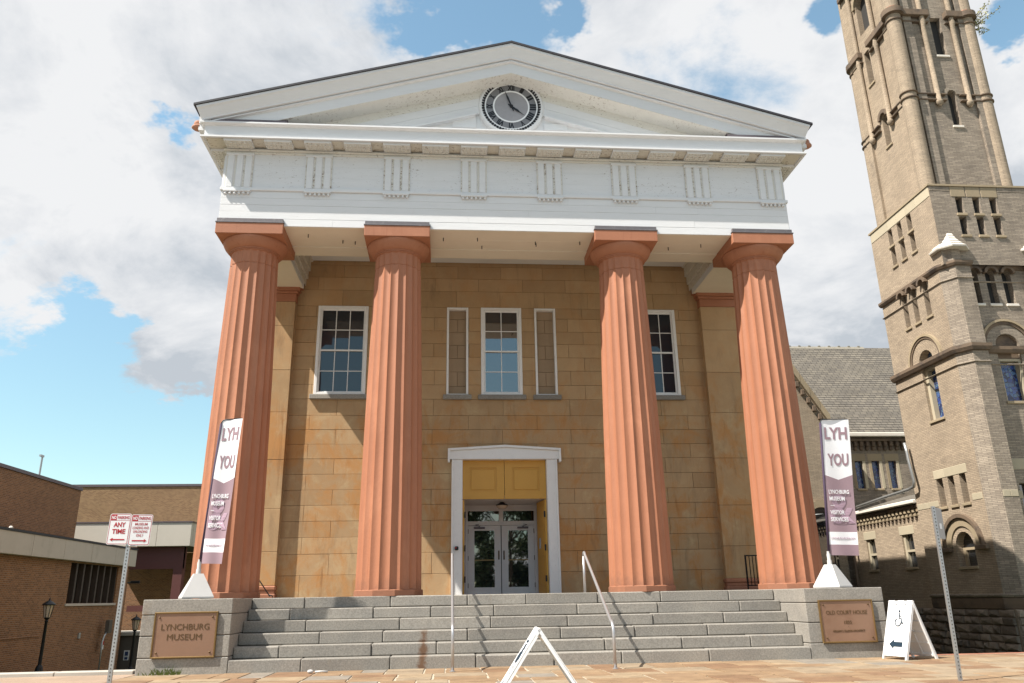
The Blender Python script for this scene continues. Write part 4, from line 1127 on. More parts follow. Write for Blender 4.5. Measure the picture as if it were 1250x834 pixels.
    m = MB(); arch_ring(m, PX, 6.37, 8.66, .865, .95, -.08, .1, n=20); m.build('hood_mould', 'old_stone', CR)
    wn = church_slit(('x', XF), 6.0, 6.74, 6.66, 9.06, glass_m='stained_glass', d=.27)
    MB().box(XF + .1, XF + .268, 6.60, 6.738, 6.67, 8.55).box(XF + .1, XF + .268, 6.001, 6.10, 6.67, 8.55).box(XF + .1, XF + .268, 6.101, 6.599, 8.36, 8.55).build('frame', 'pale_stone', wn)
    # front face arch and stained glass
    m = MB(); arch_ring(m, PY, 16.52, 8.72, .41, .72, -.02, .1); m.build('arch', 'church_brick_dark', CR)
    m = MB(); arch_ring(m, PY, 16.52, 8.72, .725, .82, -.05, .1, n=20); m.build('hood_mould', 'brown_stone', CR)
    m = MB(); arch_ring(m, PY, 16.52, 8.72, .825, .90, -.09, .1, n=20); m.build('hood_mould', 'old_stone', CR)
    wn = church_slit(('y', YF), 16.12, 16.92, 6.88, 9.1, glass_m='stained_glass', d=.28)
    MB().box(16.121, 16.2, YF + .08, YF + .278, 6.9, 8.3).box(16.84, 16.919, YF + .08, YF + .278, 6.9, 8.3).box(16.201, 16.839, YF + .08, YF + .278, 8.22, 8.3).build('frame', 'pale_stone', wn)
    MB().box(16.121, 16.919, YF + .1, YF + .279, 8.301, 9.1).build('tympanum', 'brown_stone', CR)
    church_slit(('y', YF), 15.9, 16.3, 2.6, 4.3, glass_m='window_glass')
    for (a, b) in ((6.86, 7.14), (6.27, 6.55), (5.58, 5.86)): church_slit(('x', XF), a, b, 10.1, 11.4)
    for (a, b) in ((15.70, 16.02), (16.28, 16.60), (16.86, 17.18)): church_slit(('y', YF), a, b, 10.18, 11.4, sillm='white_cap')
    for c in (7.0, 6.41, 5.72):
        m = MB(); arch_ring(m, PX, c, 11.26, .15, .24, -.15, .02, n=8); m.build('hood_mould', 'brown_stone', CR)
    for c in (15.86, 16.44, 17.02):
        m = MB(); arch_ring(m, PY, c, 11.24, .165, .25, -.15, .02, n=8); m.build('hood_mould', 'brown_stone', CR)
    # ---- square upper stage with paired slits
    Y2 = 4.52
    ls = [(6.98, 7.24), (6.37, 6.63), (5.74, 6.00)]; fs = [(15.63, 15.89), (16.24, 16.50), (16.85, 17.11)]
    rows = [(12.56, 13.24), (13.36, 13.98)]
    w = MB(); wall_holes(w, PX, Y2, 8.39, 11.47, 14.36, [(a, b, c, d) for a, b in ls for c, d in rows], .3); w.build('tower_wall', 'church_brick', CR)
    P2 = lambda u, v, d: (u, Y2 + d, v)
    w = MB(); wall_holes(w, P2, XF, 18.35, 11.47, 14.36, [(a, b, c, d) for a, b in fs for c, d in rows], .3)
    w.box(XF + .32, 18.34, Y2 + .32, 8.38, 11.4, 14.35); w.build('tower_wall', 'church_brick_dark', CR)
    for a, b in ls:
        for c, d in rows: church_slit(('x', XF), a, b, c, d)
    for a, b in fs:
        for c, d in rows: church_slit(('y', Y2), a, b, c, d)
    y = Y2 + .02
    for k, wd in enumerate((.85, .62, .60, .58, .60, .58)):
        if y + wd < 8.4: MB().box(XF - .015, XF + .06, y + .004, y + wd - .004, 14.0, 14.365, .01).build('band_stone', 'pale_stone', CR)
        y += wd
    for (a, b) in ((15.50, 16.02), (16.06, 16.56), (16.60, 17.18)): MB().box(a, b, Y2 - .015, Y2 + .05, 13.99, 14.37, .01).build('band_stone', 'old_stone', CR)
    for (a, b) in ((14.76, 15.49), (17.2, 17.75), (17.76, 18.34)): MB().box(a, b, Y2 - .012, Y2 + .05, 14.20, 14.372, .01).build('band_stone', 'church_brick_dark', CR)
    MB().prism([(14.70, 4.47), (18.40, 4.47), (18.40, 8.44), (14.70, 8.44)], 'z', 14.373, 14.44).build('weathering', 'old_stone', CR)
    # ---- belfry stage
    X3, Y3, X3b, Y3b, ZT = 15.0, 4.86, 18.0, 8.15, 27.0
    PL = lambda u, v, d: (X3 + d, u, v); PF = lambda u, v, d: (u, Y3 + d, v)
    hl = [(6.36, 6.70, 17.25, 18.62, 1), (6.70, 7.05, 20.25, 21.75), (6.15, 7.05, 22.6, 24.4, 1)]
    hf = [(16.45, 16.75, 17.05, 18.5, 1), (16.40, 16.82, 20.06, 21.75), (16.2, 17.0, 22.6, 24.4, 1)]
    w = MB(); wall_holes(w, PL, Y3, Y3b, 14.43, ZT, hl, .35); w.build('tower_wall', 'church_brick', CR)
    w = MB(); wall_holes(w, PF, X3, X3b, 14.43, ZT, hf, .35); w.box(X3 + .36, X3b, Y3 + .36, Y3b, 14.43, ZT - .01); w.quad((X3, Y3b, 14.43), (X3b, Y3b, 14.43), (X3b, Y3b, ZT), (X3, Y3b, ZT)); w.build('tower_wall', 'church_brick_dark', CR)
    for h in hl: church_slit(('x', X3), *h[:4], sill=h[3] < 22)
    for h in hf: church_slit(('y', Y3), *h[:4], sill=h[3] < 22, sillm='white_cap')
    for (cx, cy) in ((14.97, 4.87), (17.86, 4.92), (15.16, 7.98), (17.86, 7.98)):
        MB().lathe([(.262, 14.40), (.262, ZT - .5)], cx, cy, 24).build('corner_shaft', 'church_brick', CR, smooth=True, auto=40)
        for (z0, z1, e) in ((18.02, 18.10, .05), (18.26, 18.33, .05), (21.42, 21.50, .05), (21.70, 21.95, .13)):
            MB().lathe([(.262, z0 - .01), (.262 + e, z0 + .02), (.262 + e, z1 - .02), (.262, z1)], cx, cy, 20).build('shaft_ring', 'brown_stone', CR, smooth=True, auto=40)
        MB().sphere((cx, cy, 22.02), .27, 14, 8, (1, 1, .9)).build('dome_cap', 'terracotta_clay', CR, smooth=True)
    # pilaster strips
    for (a, b) in ((15.28, 15.60), (17.45, 17.66)): MB().box(a, b, Y3 - .10, Y3 + .02, 14.43, ZT - .3).build('pilaster', 'church_brick_dark', CR)
    for (a, b) in ((5.18, 5.50), (7.50, 7.82)): MB().box(X3 - .10, X3 + .02, a, b, 14.43, ZT - .3).build('pilaster', 'church_brick', CR)
    # strings
    for (z0, z1, e, m_) in ((18.02, 18.09, .13, 'brown_stone'), (18.26, 18.33, .13, 'brown_stone'), (21.44, 21.50, .13, 'brown_stone'), (21.68, 21.95, .22, 'brown_stone'), (24.9, 25.1, .25, 'brown_stone')):
        skf = [(h[0] - .12, h[1] + .12) for h in hf if h[2] < z0 < h[3] + .15]; skl = [(h[0] - .12, h[1] + .12) for h in hl if h[2] < z0 < h[3] + .15]
        def runs(a, b, sk):
            out = [(a, b)]
            for (p, q) in sk: out = [r for (c, d) in out for r in ((c, min(d, p)), (max(c, q), d)) if r[1] - r[0] > .02]
            return out
        for (a, b) in runs(15.22, 17.76, skf): MB().box(a, b, Y3 - e, Y3 + .02, z0, z1, .02).build('string_course', m_, CR)
        for (a, b) in runs(5.13, 7.88, skl): MB().box(X3 - e, X3 + .02, a, b, z0, z1, .02).build('string_course', m_, CR)
    # slender shafts with corbels
    for (x, y) in ((16.02, Y3 - .09), (17.18, Y3 - .09), (X3 - .09, 6.06), (X3 - .09, 7.36)):
        MB().lathe([(.0, 17.78), (.07, 17.82), (.13, 17.92), (.13, 18.0), (.09, 18.05), (.085, 21.3), (.12, 21.45), (.09, 21.6), (.085, 24.8)], x, y, 14).build('slender_shaft', 'church_brick', CR, smooth=True, auto=40)
    for h in hl[:1] + hl[2:]:
        m = MB(); c = (h[0] + h[1]) / 2; r = (h[1] - h[0]) / 2; arch_ring(m, PL, c, h[3] - r, r + .02, r + .16, -.09, .05); m.build('hood_mould', 'brown_stone' if r < .3 else 'old_stone', CR)
    for h in hf[:1] + hf[2:]:
        m = MB(); c = (h[0] + h[1]) / 2; r = (h[1] - h[0]) / 2; arch_ring(m, PF, c, h[3] - r, r + .02, r + .16, -.05, .05); m.build('hood_mould', 'church_brick_dark' if r < .3 else 'old_stone', CR)
    m = MB(); m.add([(14.8, 4.6, ZT), (18.2, 4.6, ZT), (18.2, 8.3, ZT), (14.8, 8.3, ZT), (16.5, 6.5, ZT + 6)], [(0, 1, 4), (1, 2, 4), (2, 3, 4), (3, 0, 4), (0, 1, 2, 3)]); m.build('tower_roof', 'slate', CR)
    # ---- rough stone base: coursed blocks
    rn = random.Random(11)
    MB().box(14.78, 18.45, 4.5, 8.4, -2.4, .66).build('base_core', 'base_mortar', CR)
    zs = [.655]
    while zs[-1] > -1.2: zs.append(zs[-1] - rn.uniform(.17, .27))
    def block(axis, p, a, b, z0, z1):
        d = rn.uniform(.03, .09); c0 = rn.uniform(.02, .06)
        if axis == 'x': pts = lambda u, v, q: (p - q, u, v)
        else: pts = lambda u, v, q: (u, p - q, v)
        a += .008; b -= .008; z0 += .008; z1 -= .008
        j = lambda: rn.uniform(-.02, .02)
        ins = [(a + c0 + j(), z0 + c0 * .6 + j() * .4), (b - c0 + j(), z0 + c0 * .6 + j() * .4), (b - c0 + j(), z1 - c0 * .6 + j() * .4), (a + c0 + j(), z1 - c0 * .6 + j() * .4)]
        vs = [pts(u, v, 0) for u, v in ((a, z0), (b, z0), (b, z1), (a, z1))] + [pts(u, v, d + j()) for u, v in ins] + [pts((a + b) / 2 + j() * 3, (z0 + z1) / 2 + j(), d + .03 + j())]
        MB().add(vs, [(0, 1, 5, 4), (1, 2, 6, 5), (2, 3, 7, 6), (3, 0, 4, 7), (4, 5, 8), (5, 6, 8), (6, 7, 8), (7, 4, 8)]).build('rough_stone', 'rubble', CR)
    for z1, z0 in zip(zs, zs[1:]):
        y = 4.55
        while y < 8.35:
            l = rn.uniform(.28, .75); block('x', 14.77, y, min(y + l, 8.4), z0, z1); y += l
        x = 14.78
        while x < 17.6:
            l = rn.uniform(.28, .75); block('y', 4.49, x, x + l, z0, z1); x += l
        y = 8.42
        while y < 11.0:
            l = rn.uniform(.28, .75); block('x', 14.9, y, y + l, z0, z1); y += l
build_tower()

def build_nave():
    # low range behind the tower, its wall in line with the tower's left face
    XA = 14.92
    PA = lambda u, v, d: (XA + d, u, v)
    wins = [(9.25, 9.95, 2.02, 3.14), (11.85, 12.5, 2.02, 3.14)]
    w = MB(); wall_holes(w, PA, 8.41, 13.6, .62, 4.0, wins, .2); w.box(XA + .22, 18, 8.41, 13.6, -2.5, 4.3); w.box(XA + .001, XA + .2, 8.41, 13.6, -2.5, .62); w.build('range_wall', 'church_brick', CR)
    for (a, b, c, d) in wins:
        wn = church_slit(('x', XA), a, b, c, d, glass_m='window_glass', d=.16)
        MB().box(XA + .06, XA + .158, b - .12, b - .001, c, d).box(XA + .06, XA + .158, a + .001, a + .09, c, d).box(XA + .06, XA + .158, a + .091, b - .121, (c + d) / 2 - .04, (c + d) / 2 + .04).build('frame', 'pale_stone', wn)
        MB().box(XA - .012, XA + .05, a - .12, b + .12, d + .003, d + .3, .01).build('lintel', 'pale_stone', CR)
    # corbel table
    y = 8.46
    while y < 13.5:
        MB().box(XA - .14, XA + .02, y, y + .13, 3.83, 3.98, .02).box(XA - .10, XA + .02, y, y + .13, 3.70, 3.829, .02).build('corbel', 'old_stone', CR)
        MB().box(XA - .06, XA + .02, y + .05, y + .13, 3.58, 3.68, .02).build('corbel', 'brown_stone', CR)
        y += .26
    MB().box(XA - .17, XA + .1, 8.42, 13.6, 3.981, 4.09, .01).build('cornice', 'brown_stone', CR)
    MB().box(XA - .30, XA - .10, 8.42, 13.6, 4.12, 4.26, .03).build('gutter', 'white_cap', CR)
    m = MB().add([(XA - .12, 8.42, 4.24), (XA - .12, 13.9, 4.24), (17.6, 13.9, 4.98), (17.6, 8.42, 4.98), (XA - .12, 8.42, 4.16), (XA - .12, 13.9, 4.16), (17.6, 13.9, 4.88), (17.6, 8.42, 4.88)], [(0, 1, 2, 3), (4, 5, 6, 7), (0, 1, 5, 4), (2, 3, 7, 6), (0, 3, 7, 4), (1, 2, 6, 5)]); m.build('range_roof', 'slate', CR)
    # nave wall facing the street with three stained windows, slate roof
    YN = 14.5
    PN = lambda u, v, d: (u, YN + d, v)
    ws = [(16.02, 16.36), (16.78, 17.12), (17.54, 17.88)]
    w = MB(); wall_holes(w, PN, 14.4, 20.0, -2.5, 7.68, [(a, b, 5.42, 6.60) for a, b in ws], .22); w.box(14.6, 20, YN + .24, 24, -2.5, 7.6); w.build('nave_wall', 'church_brick_dark', CR)
    for (a, b) in ws:
        church_slit(('y', YN), a, b, 5.42, 6.60, glass_m='stained_glass', d=.16)
        MB().box(a - .16, b + .16, YN - .014, YN + .04, 6.605, 6.92, .01).build('lintel', 'old_stone', CR)
        MB().box(b + .003, b + .14, YN - .01, YN + .04, 5.42, 6.6, .01).build('jamb_stone', 'pale_stone', CR)
        MB().box(a - .14, a - .003, YN - .01, YN + .04, 5.42, 6.6, .01).build('jamb_stone', 'old_stone', CR)
    x = 14.7
    while x < 19:
        MB().box(x, x + .14, YN - .16, YN + .02, 7.22, 7.44, .02).box(x, x + .14, YN - .1, YN + .02, 7.06, 7.219, .02).build('corbel', 'brown_stone', CR); x += .27
    MB().box(14.4, 19.6, YN - .18, YN + .02, 7.441, 7.56, .01).build('cornice', 'brown_stone', CR)
    MB().box(14.4, 19.6, YN - .34, YN - .16, 7.62, 7.80, .03).build('gutter', 'white_cap', CR)
    zr, yr = 13.25, 19.15
    # roof in slate courses: sheet with the courses stepped
    m = MB(); n = 42
    for i in range(n):
        t0, t1 = i / n, (i + 1) / n
        y0, z0 = YN - .2 + (yr - YN + .2) * t0, 7.72 + (zr - 7.72) * t0; y1, z1 = YN - .2 + (yr - YN + .2) * t1, 7.72 + (zr - 7.72) * t1
        m.add([(8, y0, z0 + .022), (22, y0, z0 + .022), (22, y1, z1 + .004), (8, y1, z1 + .004), (8, y0, z0 - .004), (22, y0, z0 - .004)], [(0, 1, 2, 3), (4, 5, 1, 0)])
    m.add([(8, yr, zr), (22, yr, zr), (22, yr + 4.6, 7.7), (8, yr + 4.6, 7.7)], [(0, 1, 2, 3)])
    rf = m.build('nave_roof', 'slate', CR)
    x = 12.0
    while x < 19.5:
        MB().prism([(yr - .12, zr - .10), (yr, zr + .06), (yr + .12, zr - .10)], 'x', x + .004, x + .52).box(x + .20, x + .32, yr - .03, yr + .03, zr + .03, zr + .10).build('ridge_tile', 'ridge_clay', rf); x += .53
    # gabled wall in front of the roof, with coping
    YG = 13.6
    apx, apz = 12.1, 12.25
    pts = [(14.62, -2.5), (14.62, 8.1), (apx, apz), (2 * apx - 14.62, 8.1), (2 * apx - 14.62, -2.5)]
    MB().prism(pts, 'y', YG, YG + .5).build('gable_wall', 'church_brick', CR)
    for s in (1, -1):
        N = 7
        for i in range(N):
            t0, t1 = i / N, (i + 1) / N - .006
            xa, za = apx + s * (14.70 - apx) * t0, apz + .02 + (7.95 - apz) * t0; xb, zb = apx + s * (14.70 - apx) * t1, apz + .02 + (7.95 - apz) * t1
            MB().prism([(xa, za), (xb, zb), (xb, zb + .42), (xa, za + .42)], 'y', YG - .16, YG + .55).build('coping_stone', 'old_stone', CR)
        for i in range(12):
            t = (i + .4) / 12; xa, za = apx + s * (14.60 - apx) * t, apz + (8.0 - apz) * t
            MB().box(xa - .08, xa + .08, YG - .13, YG, za - .34, za - .1, .02).build('corbel', 'brown_stone', CR)
    m = MB(); PG = lambda u, v, d: (u, YG + d, v)
    arch_ring(m, PG, 13.75, 4.05, .5, .78, -.1, .05); m.build('arch', 'old_stone', CR)
    MB().add([(13.25, YG - .01, 1.5), (14.25, YG - .01, 1.5), (14.25, YG - .01, 4.05)] + [(13.75 + .5 * math.cos(R(a)), YG - .01, 4.05 + .5 * math.sin(R(a))) for a in range(20, 180, 20)] + [(13.25, YG - .01, 4.05)], [tuple(range(12))]).build('window', 'window_glass', CR)
    # rainwater pipes
    dp = [on_x(px, py, 14.56) for px, py in ((1104, 541), (1107, 552), (1108.5, 560), (1116, 588), (1115.5, 594), (1110, 597.5), (1080, 607), (1046, 619))]
    MB().tube([tuple(p) for p in dp], .055, 10).build('downpipe', 'galvanised', CR, smooth=True)
    MB().tube([(14.72, 13.2, 3.9), (14.72, 13.2, -1.2)], .055, 10).build('downpipe', 'brown_stone', CR, smooth=True)
build_nave()

# shrub rooted in the tower
def build_sprig():
    p = on_y(1184, 36, 4.9)
    o = thing('wild_shrub', 'small yellow-green shrub growing out of the brick church tower', 'shrub', tuple(p), local=True)
    rn = random.Random(2); st = MB(); lf = MB()
    for i in range(11):
        d = Vector((rn.uniform(.2, .95), rn.uniform(-.3, .3), rn.uniform(.05, .8))).normalized(); L = rn.uniform(.6, 1.5)
        pts = [Vector((0, 0, 0)), d * L * .5 + Vector((rn.uniform(-.05, .05), 0, .03)), d * L + Vector((rn.uniform(-.08, .08), rn.uniform(-.08, .08), rn.uniform(-.05, .1)))]
        st.tube(pts, [.022, .013, .005], 5)
        for k in range(30):
            t = rn.uniform(.35, 1.0); q = pts[0].lerp(pts[1], t * 2) if t < .5 else pts[1].lerp(pts[2], t * 2 - 1)
            q = q + Vector((rn.gauss(0, .05), rn.gauss(0, .05), rn.gauss(0, .05)))
            a = Vector((rn.gauss(0, 1), rn.gauss(0, 1), rn.gauss(0, 1))).normalized() * .05; b = a.cross(Vector((rn.gauss(0, 1), rn.gauss(0, 1), rn.gauss(0, 1)))).normalized() * .022
            lf.add([q - a, q + b, q + a, q - b], [(0, 1, 2, 3)])
    st.build('stem', 'bark', o); lf.build('foliage', 'leaf_yellow', o)
build_sprig()

# ================================================================ civic building at the left
CB = thing('civic_building', 'low brown brick civic building with concrete bands and flat roofs', 'building', (-21, 24, -1.8))
def build_civic():
    XB, XWL, XU = -19.2, -19.5, -22.8
    PWf = lambda u, v, d: (XWL - d, u, v)
    # lower wing
    w = MB(); wall_holes(w, PWf, 5.0, 29.8, -3.4, 3.4, [(22.6, 28.3, 1.32, 3.2)], .35)
    w.box(XU - 6, XWL - .36, 5.0, 29.8, -3.4, 4.0); w.quad((XWL, 29.8, -3.4), (XWL - 4, 29.8, -3.4), (XWL - 4, 29.8, 4), (XWL, 29.8, 4))
    w.build('lower_wall', 'civic_brick', CB)
    wn = MB().box(XWL - .33, XWL - .31, 22.6, 28.3, 1.32, 3.2).build('window', 'window_glass', CB)
    n = 7
    for i in range(n + 1):
        y = 22.6 + 5.7 * i / n; MB().box(XWL - .30, XWL - .06, max(22.6, y - .09), min(28.3, y + .09), 1.33, 3.19).build('mullion', 'dark_brown', wn)
    MB().box(XWL - .3, XWL + .06, 22.5, 28.4, 1.20, 1.315, .01).build('sill', 'pale_concrete', wn)
    bd = MB().box(XB - .6, XB - .02, 5.0, 29.88, 3.27, 4.15).build('band', 'joint_dark', CB)
    y = 29.9
    rn = random.Random(8)
    while y > 8:
        MB().box(XB - .5, XB, y - 2.95, y - .012, 3.26, 4.16, .012).build('band_panel', 'pale_concrete', bd); y -= 2.96
    MB().box(XB - 6, XB + .03, 5.0, 29.95, 4.1605, 4.26).build('roof_edge', 'roof_black', CB)
    # upper storey set back
    MB().box(XU - 8, XU, 5.0, 29.9, 4.2, 7.56).build('upper_wall', 'civic_brick', CB)
    MB().box(XU - 8.05, XU + .07, 4.95, 29.96, 7.5605, 7.74, .01).build('parapet_cap', 'flashing', CB)
    # a thin projecting brick course low on the wall
    MB().box(XWL - .02, XWL + .035, 5, 20.4, -.06, .0, .01).build('brick_course', 'civic_brick', CB)
    # entrance block behind: canopy, posts, rear wall
    MB().box(-34, -9.5, 42, 50, -3.4, 9.45).build('rear_wall', 'civic_brick_pale', CB)
    MB().box(-34.1, -9.4, 41.94, 50, 9.4505, 9.62).build('parapet_cap', 'flashing', CB)
    cn = MB().box(-24.8, -17.6, 34.02, 41, 4.68, 6.05).build('canopy', 'joint_dark', CB)
    xs = [-24.8, -21.0, -19.62, -17.55]
    for a, b in zip(xs, xs[1:]): MB().box(a + .008, b - .008, 33.9, 34.3, 4.65, 6.08, .012).build('band_panel', 'white_panel', cn)
    MB().box(-17.66, -17.545, 34.31, 41, 4.651, 6.08).build('band_panel', 'white_panel', cn)
    MB().box(-24.9, -17.5, 33.86, 41, 6.0805, 6.16).build('canopy_edge', 'flashing', cn)
    MB().box(-23, -18.0, 34.4, 34.7, 3.3, 4.64).build('beam', 'maroon', CB)
    MB().box(-18.55, -18.0, 34.39, 34.95, -3, 4.64).build('post', 'maroon', CB)
    MB().box(-30, -9.5, 40.2, 40.4, -3.4, 4.6).build('recess_wall', 'civic_brick', CB)
    MB().box(-21.2, -19.4, 34.75, 34.9, .8, 1.15).build('beam', 'maroon', CB)
    # door lobby
    MB().box(-20.8, -18.3, 30.6, 33.5, -3.4, -.45).build('lobby', 'dark_panel', CB)
    MB().box(-21.0, -18.2, 30.45, 33.6, -.449, -.25, .02).build('lobby_roof', 'concrete', CB)
    for (px, py, w, h) in ((154.5, 798.0, .30, .34), (153.7, 803.8, .28, .2)):
        p = on_y(px, py, 30.58); s = MB().box(p.x - w / 2, p.x + w / 2, 30.57, 30.595, p.z - h / 2, p.z + h / 2).build('notice', 'sign_white', CB)
        MB().box(p.x - w * .3, p.x + w * .3, 30.562, 30.569, p.z - h * .32, p.z + h * .32).build('notice_print', 'ink_blue', s)
    # floodlight, downpipe marks, mast
    p = on_x(174, 696, -18.3)
    f = MB().box(-19.4, -18.9, 29.95, 30.1, 2.35, 2.5, .02).tube([(-19.4, 30.0, 2.4), (-19.6, 29.9, 2.4)], .04, 8).build('floodlight', 'dark_metal', CB)
    p = on_x(48, 580, -23.2)
    MB().tube([(-23.2, p.y, 7.5), (-23.2, p.y, 7.5 + 1.35)], .05, 8).box(-23.25, -23.15, p.y - .25, p.y + .1, 8.82, 8.92).build('mast', 'galvanised', CB)
    p = on_x(14, 641, -19.6); MB().sphere((-19.6, p.y, 4.33), .09, 8, 6).build('vent', 'white_cap', CB)
    p = on_x(97, 776, XWL + .05); MB().box(XWL + .001, XWL + .06, p.y - .1, p.y + .1, p.z - .13, p.z + .13).build('outlet', 'galvanised', CB)
plain('dark_brown', (.05, .035, .028), .6, bmp=0); plain('white_panel', (.55, .50, .43), .8, var=.08, scale=1.5); plain('dark_panel', (.10, .085, .07), .6, bmp=0)
build_civic()
def wall_sign():
    # meter pipe with a red-headed notice by the brick wall
    p = on_x(125, 788, -19.25)
    o = thing('warning_sign', 'small red and white notice fixed by the brown brick wall', 'sign', tuple(p), local=True)
    MB().box(-.02, 0, -.16, .16, -.2, .22, .006).build('plate', 'sign_white', o); MB().box(.001, .006, -.15, .15, .02, .21).build('heading', 'sign_red', o)
    p = on_x(121, 812, -19.1)
    o = thing('vent_pipe', 'thin grey bent pipe with a small box beside the brown brick wall', 'pipe', (p.x, p.y, p.z), local=True)
    q = on_x(127, 776, -19.1) - p
    MB().tube([(0, 0, -.8), (0, 0, q.z - .25), (0, .15, q.z), (0, .5, q.z + .2)], .04, 8).build('pipe', 'galvanised', o, smooth=True)
    MB().box(-.1, .1, .35, .75, q.z + .1, q.z + .75, .01).build('box', 'dark_panel', o)
wall_sign()

# ================================================================ street lamps
def make_lamp(label, x, y, z, h):
    o = thing('street_lamp', label, 'lamp', (x, y, z), group='lamp posts by the brick wall', local=True)
    k = h / 3.0
    MB().lathe([(.20, 0), (.20, .10), (.16, .14), (.13, .30), (.09, .38)], 0, 0, 16).build('base', 'dark_metal', o)
    MB().lathe([(.07, .38), (.055, 2.02 * k), (.08, 2.06 * k), (.05, 2.1 * k), (.10, 2.16 * k), (.12, 2.2 * k)], 0, 0, 14).build('pole', 'dark_metal', o, smooth=True, auto=40)
    g0, g1 = 2.2 * k, 2.68 * k
    hd = MB().lathe([(.12, g0), (.20, g1)], 0, 0, 8, caps=False).build('lantern', 'lamp_glass', o)
    for i in range(8):
        a = 2 * math.pi * i / 8
        MB().tube([(.125 * math.cos(a), .125 * math.sin(a), g0), (.205 * math.cos(a), .205 * math.sin(a), g1)], .012, 5).build('bar', 'dark_metal', hd)
    MB().lathe([(.25, g1), (.26, g1 + .03), (.16, g1 + .12), (.07, g1 + .17), (.03, g1 + .20), (.035, g1 + .24), (.0, g1 + .32)], 0, 0, 16).build('cap', 'dark_metal', o, smooth=True, auto=40)
    return o
make_lamp('black lantern lamp post in front of the brown brick wall', CX - .4590 * 36, CY + 36, CZ - .0735 * 36 - .02, 3.02)
make_lamp('black lantern lamp post by the grey lobby, half hidden behind the granite pedestal', CX - .3590 * 46.3, CY + 46.3, CZ - .0735 * 46.3 - .1, 3.02)

# ================================================================ banners on the pedestals
def banner_mat():
    m, nt, N, L, b = nodes_of('banner_cloth')
    t = N.new('ShaderNodeUVMap')
    s = N.new('ShaderNodeSeparateXYZ'); L.new(t.outputs[0], s.inputs[0])
    def mt(op, a, c=None):
        n = N.new('ShaderNodeMath'); n.operation = op
        for i, v in enumerate((a, c)):
            if v is None: continue
            if isinstance(v, (int, float)): n.inputs[i].default_value = v
            else: L.new(v, n.inputs[i])
        return n.outputs[0]
    u, v = s.outputs[0], s.outputs[1]
    edge = mt('ADD', mt('MULTIPLY', mt('ABSOLUTE', mt('SUBTRACT', u, .5)), .07), .545)
    top = mt('GREATER_THAN', v, edge)
    strip = mt('MULTIPLY', mt('GREATER_THAN', v, .075), mt('LESS_THAN', v, .165))
    fac = mt('MAXIMUM', top, strip)
    col = mixc(N, L, fac, (.33, .235, .265), (.82, .82, .84))
    L.new(col, b.inputs['Base Color']); b.inputs['Roughness'].default_value = .85
    b.inputs['Specular IOR Level'].default_value = .15
banner_mat()
